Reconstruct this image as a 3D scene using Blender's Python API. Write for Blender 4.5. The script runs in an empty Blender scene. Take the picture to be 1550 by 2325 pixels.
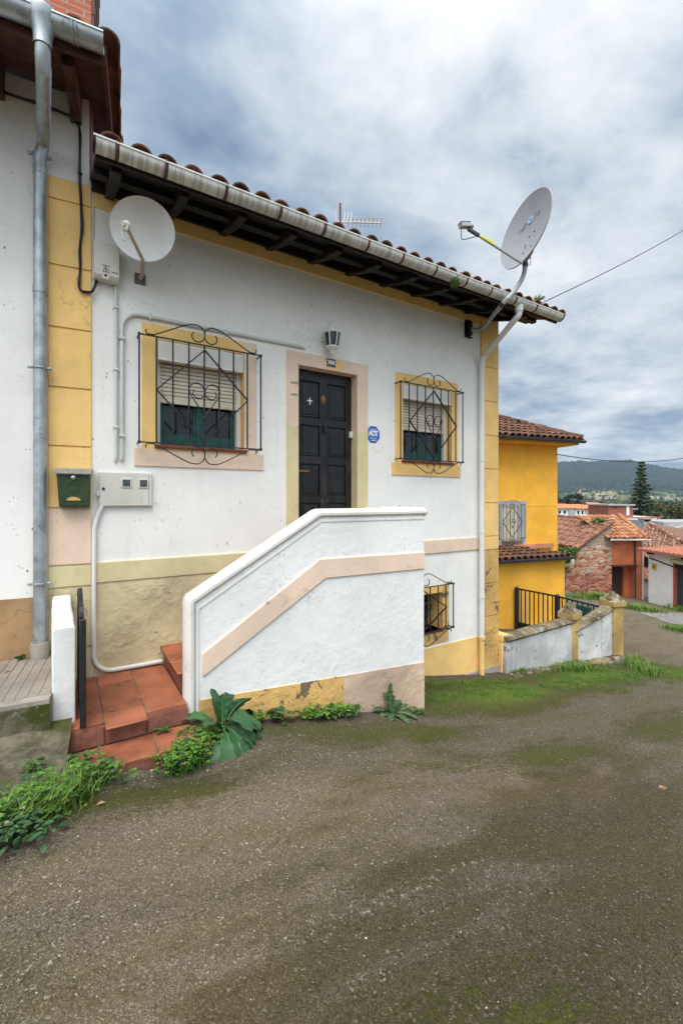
import bpy, bmesh, math, random
from mathutils import Vector, Matrix, noise
random.seed(7)
scene = bpy.context.scene
col = scene.collection
PI = math.pi
D = 4.7                                  # metres from the lens to the house front
FW = Vector((.5305, .8477, 0)); RT = Vector((.8477, -.5305, 0))
CAM = Vector((0, -D, 0)); LIFT = 1.72    # eye height; everything is built eye-relative and lifted at the end

def ray(px, py):
    return FW + RT*((px-775)/1000) + Vector((0, 0, (1134-py)/1000))
def on(px, py, y=0.0, M=None):           # point of a plane parallel to a wall (local y = y in frame M)
    if M is None: M = Matrix.Identity(4)
    I = M.inverted(); c = I @ CAM; d = I.to_3x3() @ ray(px, py)
    return c + d*((y-c.y)/d.y)
def frame(o, ang):
    c, s = math.cos(ang), math.sin(ang)
    return Matrix(((c, -s, 0, o[0]), (s, c, 0, o[1]), (0, 0, 1, o[2] if len(o) > 2 else 0), (0, 0, 0, 1)))
MN = frame((.2, 0), math.radians(-6.4))      # next-door house
MY = frame((9.77, 2.40), math.radians(-11.9))  # yellow house
MB_ = Matrix(((RT.x, FW.x, 0, 0), (RT.y, FW.y, 0, -D), (0, 0, 1, 0), (0, 0, 0, 1)))   # far buildings
def far(px, py, s): return Vector(((px-775)/1000*s, s, (1134-py)/1000*s))

GX = [(-40,-.2),(-4,-1.50),(0,-1.70),(.5,-1.82),(1.5,-1.95),(3.4,-2.36),(5.5,-2.72),(8.3,-3.1),(9.4,-3.25),(11.5,-3.5),(15,-3.95),(18,-4.35),(25,-5.3),(40,-6.6),(80,-8.5),(150,-10),(400,-13),(1200,-16),(6000,-20)]
def lerp_tab(t, x):
    if x <= t[0][0]: return t[0][1]
    for (a, b), (c, d) in zip(t, t[1:]):
        if x <= c:
            k = (x-a)/(c-a); return b+(d-b)*k
    return t[-1][1]
def g0(x):
    w = .35 if x < 30 else 3
    return (lerp_tab(GX, x-w)+2*lerp_tab(GX, x)+lerp_tab(GX, x+w))/4
def g(x, y):
    z = g0(x)
    if x < 30 and y < 4:
        z += .018*noise.noise(Vector((x*.9, y*.9, 0)))+.008*noise.noise(Vector((x*3.1, y*3.1, 5)))
        sx = max(0, min(1, (x+.25)/.35))*max(0, min(1, (1.35-x)/.5)); sy = max(0, min(1, (y+1.95)/.45)); z -= .085*sx*sx*(3-2*sx)*sy*sy*(3-2*sy)
        d = max(0, -1.7-y); z += .012*min(d, 3)          # slight crown away from the house
    return z

# ------------------------------------------------------------------ mesh builder
class MB:
    def __init__(s): s.v = []; s.f = []; s.m = []; s.mi = 0
    def add(s, vs, fs):
        o = len(s.v); s.v += [tuple(v) for v in vs]
        for f in fs: s.f.append([i+o for i in f]); s.m.append(s.mi)
    def box(s, x0, x1, y0, y1, z0, z1):
        s.add([(x, y, z) for x in (x0, x1) for y in (y0, y1) for z in (z0, z1)],
              [(0,1,3,2),(4,6,7,5),(0,4,5,1),(2,3,7,6),(0,2,6,4),(1,5,7,3)])
    def bar(s, a, b, w, h=None, up=(0,0,1)):
        a = Vector(a); b = Vector(b); h = h or w; d = (b-a).normalized(); up = Vector(up)
        if abs(d.dot(up)) > .98: up = Vector((0,1,0)) if abs(d.y) < .9 else Vector((1,0,0))
        x = d.cross(up).normalized(); z = x.cross(d)
        vs = [p+x*(i*w/2)+z*(j*h/2) for p in (a, b) for i in (-1, 1) for j in (-1, 1)]
        s.add(vs, [(0,1,3,2),(4,6,7,5),(0,4,5,1),(2,3,7,6),(0,2,6,4),(1,5,7,3)])
    def tube(s, pts, r, n=8, cap=True, flat=None):
        pts = [Vector(p) for p in pts]; m = len(pts); rs = r if isinstance(r, (list, tuple)) else [r]*m
        t0 = (pts[1]-pts[0]).normalized()
        up = Vector((0,0,1)) if abs(t0.z) < .9 else Vector((1,0,0))
        x = t0.cross(up).normalized(); vs = []
        for i in range(m):
            t = (pts[min(i+1, m-1)]-pts[max(i-1, 0)])
            if t.length < 1e-9: t = t0
            t = t.normalized(); x = (x-t*x.dot(t)).normalized(); y = t.cross(x)
            for k in range(n):
                a = 2*PI*k/n; vs.append(pts[i]+(x*math.cos(a)+y*math.sin(a))*rs[i])
        fs = [(i*n+k, i*n+(k+1) % n, (i+1)*n+(k+1) % n, (i+1)*n+k) for i in range(m-1) for k in range(n)]
        if cap: fs += [tuple(range(n-1, -1, -1)), tuple((m-1)*n+k for k in range(n))]
        s.add(vs, fs)
    def lathe(s, prof, M=None, n=20, a0=0, a1=2*PI):
        M = M or Matrix.Identity(4); full = abs(a1-a0-2*PI) < 1e-6; c = n if full else n+1
        vs = [M @ Vector((r*math.cos(a0+(a1-a0)*k/n), r*math.sin(a0+(a1-a0)*k/n), z)) for r, z in prof for k in range(c)]
        fs = []
        for i in range(len(prof)-1):
            for k in range(n):
                k2 = (k+1) % c; fs.append((i*c+k, i*c+k2, (i+1)*c+k2, (i+1)*c+k))
        s.add(vs, fs)
    def plate(s, poly, off):
        off = Vector(off); n = len(poly); vs = [Vector(p) for p in poly]; vs += [p+off for p in vs]
        s.add(vs, [tuple(range(n-1, -1, -1)), tuple(range(n, 2*n))]+[(i, (i+1) % n, n+(i+1) % n, n+i) for i in range(n)])
    def quad(s, *p): s.add(p, [tuple(range(len(p)))])
    def sweep(s, path, prof):             # path of (x,z) at the plane; profile of (in-plane offset, y)
        P = [Vector((p[0], p[1])) for p in path]; m = len(P); n = len(prof); vs = []
        for i in range(m):
            a = (P[i]-P[max(i-1, 0)]); b = (P[min(i+1, m-1)]-P[i])
            a = a.normalized() if a.length > 1e-9 else b.normalized(); b = b.normalized() if b.length > 1e-9 else a
            na = Vector((-a.y, a.x)); nb = Vector((-b.y, b.x)); nn = (na+nb).normalized(); k = 1/max(.3, nn.dot(na))
            for o, y in prof: vs.append((P[i].x+nn.x*o*k, y, P[i].y+nn.y*o*k))
        fs = [(i*n+k, i*n+(k+1) % n, (i+1)*n+(k+1) % n, (i+1)*n+k) for i in range(m-1) for k in range(n)]
        fs += [tuple(range(n-1, -1, -1)), tuple((m-1)*n+k for k in range(n))]
        s.add(vs, fs)
    def build(s, name, mats, parent=None, M=None, bevel=0, sharp=38, label=None):
        me = bpy.data.meshes.new(name); vs = s.v if M is None else [tuple(M @ Vector(v)) for v in s.v]
        me.from_pydata(vs, [], s.f)
        if not isinstance(mats, (list, tuple)): mats = [mats]
        for m in mats: me.materials.append(m)
        for p, i in zip(me.polygons, s.m): p.material_index = min(i, len(mats)-1)
        bm = bmesh.new(); bm.from_mesh(me); bmesh.ops.recalc_face_normals(bm, faces=bm.faces[:]); bm.to_mesh(me); bm.free()
        if sharp:
            me.polygons.foreach_set('use_smooth', [True]*len(me.polygons)); me.set_sharp_from_angle(angle=math.radians(sharp))
        o = bpy.data.objects.new(name, me); col.objects.link(o)
        if parent is not None:
            o.parent = parent
            if parent.type == 'EMPTY': o.matrix_parent_inverse = Matrix.Translation(-parent.location)
        if bevel:
            b = o.modifiers.new('bevel', 'BEVEL'); b.width = bevel; b.segments = 2; b.limit_method = 'ANGLE'; b.angle_limit = math.radians(40)
        if label: o['label'] = label
        return o
def thing(name, label, cat, loc, group=None):
    o = bpy.data.objects.new(name, None); o.empty_display_size = .1; col.objects.link(o); o.location = Vector(loc)
    return tag(o, label, cat, group)
def tag(o, label=None, cat=None, group=None, kind=None):
    if label: o['label'] = label
    if cat: o['category'] = cat
    if group: o['group'] = group
    if kind: o['kind'] = kind
    return o
def dup(root, delta, label=None):
    def rec(o, par):
        c = o.copy(); col.objects.link(c)
        if par is not None: c.parent = par
        for ch in [k for k in bpy.data.objects if k.parent == o]: rec(ch, c)
        return c
    r = rec(root, None); r.location = root.location+Vector(delta)
    if label: r['label'] = label
    return r
def text_part(txt, size, depth, name, m, parent, M, spacing=1.0, stretch=1.0, bold=0.0):
    cu = bpy.data.curves.new(name, 'FONT'); cu.body = txt; cu.size = size; cu.extrude = depth; cu.align_x = 'CENTER'; cu.align_y = 'CENTER'
    cu.space_character = spacing; cu.offset = bold
    t = bpy.data.objects.new('tmp', cu); col.objects.link(t)
    dg = bpy.context.evaluated_depsgraph_get(); me = bpy.data.meshes.new_from_object(t.evaluated_get(dg)); bpy.data.objects.remove(t)
    me.transform(Matrix.Diagonal((stretch, 1, 1, 1))); me.transform(M); me.materials.clear(); me.materials.append(m); me.name = name
    o = bpy.data.objects.new(name, me); col.objects.link(o); o.parent = parent
    if parent.type == 'EMPTY': o.matrix_parent_inverse = Matrix.Translation(-parent.location)
    return o
def axes(o, x, y, z):
    return Matrix(((x[0], y[0], z[0], o[0]), (x[1], y[1], z[1], o[1]), (x[2], y[2], z[2], o[2]), (0, 0, 0, 1)))
def wallM(o): return axes(o, (1,0,0), (0,0,1), (0,-1,0))     # text / discs facing the street

# ------------------------------------------------------------------ materials
class Mt:
    def __init__(s, name, rough=.8, metal=0.0, spec=.4):
        s.m = bpy.data.materials.new(name); s.m.use_nodes = True; s.nt = s.m.node_tree
        s.b = s.nt.nodes['Principled BSDF']; s.b.inputs['Roughness'].default_value = rough; s.b.inputs['Metallic'].default_value = metal
        s.b.inputs['Specular IOR Level'].default_value = spec
    def nd(s, t, ins={}, **pr):
        x = s.nt.nodes.new(t)
        for k, v in pr.items(): setattr(x, k, v)
        for k, v in ins.items(): s.put(x.inputs[k], v)
        return x
    def put(s, sock, v):
        if isinstance(v, bpy.types.NodeSocket): s.nt.links.new(v, sock)
        else:
            if isinstance(v, tuple) and len(v) == 3 and sock.type == 'RGBA': v = v+(1,)
            sock.default_value = v
    def pos(s): return s.nd('ShaderNodeVectorMath', {0: s.nd('ShaderNodeNewGeometry').outputs['Position'], 1: (0, 0, -LIFT)}, operation='ADD').outputs[0]
    def rnd(s): return s.nd('ShaderNodeNewGeometry').outputs['Random Per Island']
    def map(s, v, sc=(1,1,1), loc=(0,0,0), rot=(0,0,0)):
        return s.nd('ShaderNodeMapping', {'Vector': v, 'Scale': sc, 'Location': loc, 'Rotation': rot}).outputs[0]
    def noi(s, v, sc, det=4, ro=.55, dist=0.0):
        return s.nd('ShaderNodeTexNoise', {'Vector': v, 'Scale': sc, 'Detail': det, 'Roughness': ro, 'Distortion': dist}).outputs[0]
    def vor(s, v, sc, feature='F1', out='Distance', rand=1.0):
        return s.nd('ShaderNodeTexVoronoi', {'Vector': v, 'Scale': sc, 'Randomness': rand}, feature=feature).outputs[out]
    def rng(s, f, a, b, c=0.0, d=1.0, smooth=True):
        return s.nd('ShaderNodeMapRange', {0: f, 1: a, 2: b, 3: c, 4: d}, interpolation_type='SMOOTHSTEP' if smooth else 'LINEAR').outputs[0]
    def mth(s, op, a, b=0.0, c=None):
        x = s.nd('ShaderNodeMath', {0: a, 1: b}, operation=op)
        if c is not None: s.put(x.inputs[2], c)
        return x.outputs[0]
    def mix(s, f, a, b, mode='MIX'):
        return s.nd('ShaderNodeMix', {0: f, 6: a, 7: b}, data_type='RGBA', blend_type=mode).outputs[2]
    def ramp(s, f, stops):
        r = s.nd('ShaderNodeValToRGB', {0: f}); e = r.color_ramp.elements
        while len(e) < len(stops): e.new(.5)
        for k, (p, c) in zip(e, stops): k.position = p; k.color = tuple(c)+(1,)
        return r.outputs[0]
    def xyz(s, v): return s.nd('ShaderNodeSeparateXYZ', {0: v}).outputs
    def bump(s, h, st=.3, dist=.01, nrm=None):
        x = s.nd('ShaderNodeBump', {'Strength': st, 'Distance': dist, 'Height': h})
        if nrm: s.put(x.inputs['Normal'], nrm)
        return x.outputs[0]
    def col(s, c): s.put(s.b.inputs['Base Color'], c); return s
    def nrm(s, n): s.put(s.b.inputs['Normal'], n); return s
    def rgh(s, r): s.put(s.b.inputs['Roughness'], r); return s

def plaster(name, c, var=.06, dirt=.35, dirtc=(.25,.2,.15), bump=.25, lumps=.0, specks=.5, peel=None, peelc=(.42,.38,.33), streak=0.0, rough=.85, crack=.35, lsc=9):
    M = Mt(name, rough, spec=.25); p = M.pos()
    n1 = M.noi(p, 1.3, 6, .6); n2 = M.noi(p, 7, 6, .65)
    lo = tuple(x*(1-var*2.2) for x in c); hi = tuple(min(1, x*(1+var*.8)) for x in c)
    k = M.mix(M.rng(n1, .32, .68), lo, hi)
    k = M.mix(M.mth('MULTIPLY', M.rng(n2, .52, .76), dirt*.55), k, tuple(x*.62+y*.10 for x, y in zip(c, dirtc)))
    st = M.noi(M.map(p, (11,11,.5)), 1.0, 6, .65)
    k = M.mix(M.mth('MULTIPLY', M.rng(st, .55, .78), max(streak, .10)), k, tuple(.5*x+.5*y for x, y in zip(c, dirtc)) if not streak else dirtc)
    if crack:
        w2 = M.nd('ShaderNodeVectorMath', {0: p, 1: M.nd('ShaderNodeVectorMath', {0: M.nd('ShaderNodeTexNoise', {'Vector': p, 'Scale': 5.0, 'Detail': 5.0}).outputs['Color'], 3: .35}, operation='SCALE').outputs[0]}, operation='ADD').outputs[0]
        cr = M.mth('MULTIPLY', M.rng(M.vor(w2, .9, 'DISTANCE_TO_EDGE'), .007, .002), M.rng(M.noi(p, 1.9, 3), .50, .60)); k = M.mix(M.mth('MULTIPLY', cr, crack), k, dirtc)
    if specks:
        ps = M.map(p, (1,1,.7))
        for sc, th, lo_, kk in ((10, .11, .50, 1.0), (24, .15, .47, .8), (4.2, .055, .45, 1.0)):
            sp = M.mth('MULTIPLY', M.rng(M.vor(ps, sc), th, th*.55), M.rng(M.noi(p, sc*.23, 3), lo_, lo_+.1)); k = M.mix(M.mth('MULTIPLY', sp, min(1, specks*kk)), k, dirtc)
    h = M.mth('ADD', M.mth('MULTIPLY', M.noi(p, 16, 4), .6), M.mth('MULTIPLY', M.noi(p, 70, 3), .25))
    if lumps:
        lm = M.mth('MULTIPLY', M.noi(p, lsc, 6, .62, .5), M.rng(M.noi(p, 2.1, 3), .42, .62, .12, 1.0)); h = M.mth('ADD', h, M.mth('MULTIPLY', lm, lumps*2.0))
    if peel:
        pn = M.noi(p, 4.5, 8, .64, .3); pm = M.rng(pn, peel, peel+.015)
        k = M.mix(pm, k, M.mix(M.noi(p, 12, 5), peelc, tuple(x*.5 for x in peelc)))
        h = M.mth('SUBTRACT', h, M.mth('MULTIPLY', pm, .9))
    M.col(k); M.nrm(M.bump(h, bump, .012)); return M.m
def simple(name, c, rough=.6, metal=0.0, var=.15, sc=8, bump=0.0, bsc=40, spec=.4, dark=None, isl=0.0):
    M = Mt(name, rough, metal, spec); p = M.pos(); n = M.noi(p, sc, 5)
    k = M.mix(M.rng(n, .3, .7), tuple(x*(1-var) for x in c), tuple(min(1, x*(1+var)) for x in c))
    if dark:
        k = M.mix(M.rng(M.noi(p, sc*2.2, 6, .7), .58, .72), k, dark)
    if isl:
        r = M.rnd(); k = M.mix(isl, k, M.mix(r, tuple(x*.45 for x in c), tuple(min(1, x*1.5) for x in c)))
    M.col(k)
    if bump: M.nrm(M.bump(M.noi(p, bsc, 4), bump, .006))
    return M.m
WHITE = plaster('white_paint', (.84,.83,.80), .03, .4, (.27,.22,.17), .25, .14, .7, streak=.11, crack=.18)
WHITE2 = plaster('white_paint_rough', (.80,.80,.80), .04, .6, (.34,.29,.24), .45, .6, .55, streak=.13, peel=.72, peelc=(.55,.50,.45), lsc=14)
WHITEN = plaster('white_neighbour', (.83,.82,.80), .03, .35, (.16,.11,.08), .12, .06, 1.0)
YEL = plaster('ochre_paint', (.89,.585,.225), .07, .5, (.26,.15,.06), .22, .12, .7)
YELF = plaster('ochre_flaking', (.70,.44,.16), .14, 1.0, (.17,.11,.06), .9, .9, .5, peel=.585, peelc=(.26,.19,.14), streak=.25, lsc=13)
PINK = plaster('pink_undercoat', (.78,.60,.47), .06, .6, (.42,.30,.22), .3, .15, .4, peel=.68, peelc=(.50,.42,.36))
PINKF = plaster('pink_flaking', (.66,.49,.36), .14, 1.0, (.22,.15,.10), .8, .8, .7, peel=.61, peelc=(.42,.30,.20), streak=.25, lsc=13)
KHAKI = plaster('khaki_paint', (.66,.575,.34), .07, .6, (.25,.2,.1), .25, .18, .4, peel=.73, peelc=(.62,.52,.42))
KHAKIF = plaster('khaki_flaking', (.66,.565,.35), .12, .8, (.27,.2,.12), .8, 1.0, .6, peel=.645, peelc=(.55,.42,.36), lsc=16)
TANP = plaster('tan_plinth', (.33,.205,.105), .30, 1.0, (.09,.06,.04), .3, .3, .4, streak=.4)
BRIGHT = plaster('golden_paint', (.92,.475,.058), .07, .5, (.42,.2,.03), .12, .05, .12, streak=.08, crack=.15)
ORANGE = plaster('orange_paint', (.56,.17,.08), .12, .6, (.17,.05,.03), .2, .2, .3, streak=.45)
GREYP = plaster('grey_plaster', (.40,.405,.41), .10, .5, (.17,.17,.16), .2, .2, .3)
DIRTYW = plaster('weathered_white', (.60,.60,.60), .14, 1.4, (.10,.09,.075), .6, .6, .8, peel=.63, peelc=(.34,.32,.29), streak=.85)
LICHEN = plaster('lichen_cap', (.24,.19,.11), .40, 1.2, (.06,.05,.035), 1.0, 1.2, .9, peel=.53, peelc=(.42,.38,.31), streak=.3, lsc=22)
POSTY = plaster('ochre_post', (.55,.37,.14), .18, 1.2, (.10,.075,.04), .6, .5, .9, streak=.6, peel=.66, peelc=(.30,.25,.17))
IRON = simple('wrought_iron', (.018,.018,.02), .45, .0, .3, 30, .3, 60)
IRONG = simple('grey_iron', (.05,.06,.075), .5, 0, .2, 30)
GALV = simple('galvanised', (.39,.43,.45), .45, .6, .22, 9, .12, 120, dark=(.20,.22,.22))
PVCW = plaster('white_pvc', (.74,.74,.72), .03, .5, (.35,.31,.26), .05, 0, .3, rough=.4)
PVCG = simple('grey_pvc', (.62,.63,.61), .45, 0, .07, 6)
BLK = simple('black_rubber', (.015,.016,.017), .5)
DARKW = simple('dark_wood', (.011,.0075,.006), .6, 0, .4, 12, .5, 25)
BROWNW = simple('brown_wood', (.085,.032,.016), .6, 0, .4, 10, .4, 25)
RUST = simple('rusty_strap', (.10,.05,.035), .7, 0, .35, 40)
CREAM = simple('cream_slats', (.68,.61,.49), .5, 0, .08, 5, dark=(.56,.48,.37))
CREAMW = simple('cream_white', (.72,.70,.65), .5, 0, .06, 5)
GREENW = simple('green_wood', (.012,.075,.068), .45, 0, .25, 12, .2, 40)
GLASS = simple('dark_glass', (.008,.009,.012), .08, 0, .5, 6, spec=.6)
TERRA = simple('terracotta', (.32,.105,.055), .6, 0, .36, 5, .4, 60, dark=(.12,.055,.04), isl=.42)
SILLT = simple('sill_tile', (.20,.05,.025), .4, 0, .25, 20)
CONC = simple('concrete', (.30,.27,.23), .9, 0, .25, 5, .6, 60, dark=(.2,.18,.15))
GREY = simple('grey_paint', (.36,.38,.41), .5, 0, .05, 4)
DISHW = simple('dish_white', (.80,.80,.79), .42, 0, .04, 5, dark=(.66,.63,.58))
DISHG = simple('dish_grey', (.34,.35,.38), .5, 0, .05, 4)
BOXG = simple('meter_grey', (.62,.60,.55), .5, 0, .05, 5)
BOXD = simple('smoked_window', (.07,.075,.08), .25, 0, .3, 30)
MAILG = simple('mail_green', (.035,.062,.030), .45, 0, .15, 10)
MAILL = simple('mail_lid', (.30,.28,.23), .6, 0, .15, 20)
BRASS = simple('brass', (.20,.13,.06), .45, .6, .2, 20)
SILVER = simple('silver', (.6,.6,.6), .3, .9, .1, 20)
BLUE = simple('sign_blue', (.012,.09,.47), .4, 0, .08, 10)
WHT = simple('white_ink', (.82,.82,.83), .5, 0, .02, 10)
LBLUE = simple('pale_blue', (.35,.60,.82), .5, 0, .05, 10)
INK = simple('black_ink', (.02,.02,.022), .5, 0, .1, 10)
GINK = simple('grey_ink', (.29,.30,.33), .5, 0, .05, 10)
SIGNY = simple('sign_yellow', (.80,.52,.05), .5, 0, .05, 10)
GRAPH = simple('graphite', (.045,.05,.065), .5, 0, .2, 6)
BROWND = simple('brown_door', (.045,.028,.024), .6, 0, .25, 8)
YGREEN = simple('yellow_sleeve', (.62,.68,.05), .5)
BARK = simple('bark', (.10,.07,.05), .9, 0, .4, 10, .8, 20)
def leafm(name, a, b, rough=.5, tr=.15):
    M = Mt(name, rough, spec=.35); r = M.rnd(); M.col(M.ramp(r, [(0, a), (.55, tuple((x+y)/2 for x, y in zip(a, b))), (1, b)]))
    M.b.inputs['Transmission Weight'].default_value = 0; M.b.inputs['Subsurface Weight'].default_value = tr
    M.b.inputs['Subsurface Radius'].default_value = (.01,.02,.005); M.b.inputs['Subsurface Scale'].default_value = .2; return M.m
L_DOCK = leafm('dock_leaf', (.022,.075,.030), (.050,.135,.045), .42)
L_RIB = simple('leaf_rib', (.16,.25,.11), .5)
L_BRT = leafm('bright_leaf', (.045,.13,.012), (.115,.25,.028))
L_MID = leafm('weed_leaf', (.025,.075,.012), (.085,.19,.03))
L_DRK = leafm('dark_leaf', (.022,.06,.022), (.06,.12,.04))
L_GRS = leafm('grass_blade', (.03,.075,.008), (.17,.28,.035))
L_IVY = leafm('ivy_leaf', (.05,.11,.02), (.15,.22,.05))
L_FIR = leafm('fir_needles', (.012,.030,.014), (.045,.080,.035), .7, 0)
L_CED = leafm('cedar_needles', (.018,.038,.030), (.045,.075,.055), .7, 0)
L_OLV = leafm('olive_leaf', (.055,.062,.018), (.13,.115,.04), .7, 0)
L_WOOD = leafm('far_leaf', (.04,.06,.025), (.12,.12,.06), .8, 0)
L_DRY = leafm('dry_leaf', (.20,.10,.05), (.38,.24,.13), .7, 0)
def tilem(name, a, b, moss=(.06,.055,.035), mo=.35):
    M = Mt(name, .85, spec=.2); p = M.pos(); r = M.rnd()
    k = M.ramp(r, [(0, a), (.5, tuple((x+y)/2 for x, y in zip(a, b))), (1, b)])
    k = M.mix(M.mth('MULTIPLY', M.rng(M.noi(p, 5, 6, .65), .45, .65), mo*2), k, moss)
    M.col(k); M.nrm(M.bump(M.noi(p, 40, 4), .5, .008)); return M.m
T_MAIN = tilem('roof_tiles_old', (.16,.075,.05), (.34,.15,.09))
T_RED = tilem('roof_tiles_dark', (.10,.05,.037), (.21,.10,.068), mo=.35)
T_RUIN = tilem('roof_tiles_ruin', (.19,.085,.06), (.42,.20,.13), mo=.3)
T_ORG = tilem('roof_tiles_orange', (.36,.15,.075), (.60,.29,.15), mo=.2)
T_DRK = tilem('roof_tiles_mixed', (.12,.06,.045), (.55,.30,.20), mo=.3)
def brickm(name, c1, c2, mort, sc, M4=None, wid=.24, hei=.065):
    M = Mt(name, .85, spec=.2); p = M.pos(); o = M.xyz(p)
    u = M.mth('ADD', M.mth('MULTIPLY', o[0], .9), M.mth('MULTIPLY', o[1], .9))
    v = M.nd('ShaderNodeCombineXYZ', {0: u, 1: o[2], 2: 0.0}).outputs[0]
    br = M.nd('ShaderNodeTexBrick', {'Vector': v, 'Color1': c1, 'Color2': c2, 'Mortar': mort, 'Scale': 1.0, 'Mortar Size': .007, 'Brick Width': wid, 'Row Height': hei, 'Bias': 0.0})
    M.col(M.mix(M.mth('MULTIPLY', M.noi(p, 30, 4), .35), br.outputs[0], tuple(x*.6 for x in c1))); M.nrm(M.bump(M.mth('SUBTRACT', 1.0, br.outputs[1]), .6, .01)); return M.m
BRICK = brickm('chimney_brick', (.46,.13,.07), (.55,.18,.10), (.42,.36,.32), 1)
def ruinm():
    M = Mt('rubble_wall', .95, spec=.1); p = M.pos(); o = M.xyz(p)
    q = M.map(p, (3.6,3.6,7.5)); dq = M.nd('ShaderNodeVectorMath', {0: q, 1: M.nd('ShaderNodeTexNoise', {'Vector': p, 'Scale': 5.0}).outputs['Color']}, operation='ADD').outputs[0]
    cell = M.vor(dq, 1.0, out='Color'); edge = M.vor(dq, 1.0, 'DISTANCE_TO_EDGE')
    cx = M.xyz(cell)[0]
    st = M.ramp(cx, [(0, (.24,.085,.06)), (.35, (.42,.17,.11)), (.6, (.48,.30,.20)), (.85, (.60,.46,.34)), (1, (.30,.22,.17))])
    red = M.ramp(cx, [(0, (.20,.06,.045)), (.6, (.36,.12,.085)), (1, (.42,.22,.15))])
    h = M.mth('ADD', o[2], M.mth('MULTIPLY', M.mth('SUBTRACT', M.noi(p, 1.2, 4), .5), 1.6))
    k = M.mix(M.rng(h, -4.5, -3.3), red, st)
    pl = M.rng(M.mth('ADD', M.noi(p, 1.6, 6, .65), M.rng(h, -3.2, -1.2, 0, .28)), .58, .68)
    k = M.mix(pl, k, M.mix(M.noi(p, 9, 5), (.46,.41,.34), (.30,.25,.2)))
    k = M.mix(M.rng(M.mth('ADD', edge, M.mth('MULTIPLY', M.noi(p, 14, 4), .12)), .12, .05), k, (.44,.33,.25))
    k = M.mix(M.mth('MULTIPLY', M.rng(M.noi(p, 6, 5, .7), .6, .75), .6), k, (.09,.07,.055))
    M.col(k); M.nrm(M.bump(M.mth('ADD', M.rng(edge, 0, .25), M.noi(p, 20, 4)), .8, .03)); return M.m
RUIN = ruinm()
def doorm():
    M = Mt('black_door_paint', .38, spec=.45); p = M.pos(); n = M.noi(M.map(p, (3,3,1.2)), 2.5, 6, .65)
    k = M.mix(M.rng(n, .45, .75), (.008,.008,.009), (.030,.030,.033)); k = M.mix(M.rng(M.noi(p, 40, 4), .66, .75), k, (.07,.06,.055))
    M.col(k); M.rgh(M.rng(n, .3, .8, .3, .6)); M.nrm(M.bump(M.noi(M.map(p, (30,30,4)), 1, 4), .15, .004)); return M.m
DOOR = doorm()
def gutterm():
    M = Mt('gutter_pvc', .4); p = M.pos(); o = M.xyz(p)
    st = M.noi(M.map(p, (38,2,2)), 1.0, 4, .7); low = M.rng(o[2], 2.77, 2.66)
    k = M.mix(M.rng(M.noi(p, 3, 4), .35, .7), (.66,.67,.64), (.74,.74,.71))
    k = M.mix(M.mth('MULTIPLY', M.rng(M.mth('ADD', st, M.mth('MULTIPLY', low, .20)), .55, .8), .55), k, (.19,.14,.10)); M.col(k); return M.m
GUTT = gutterm()
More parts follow.
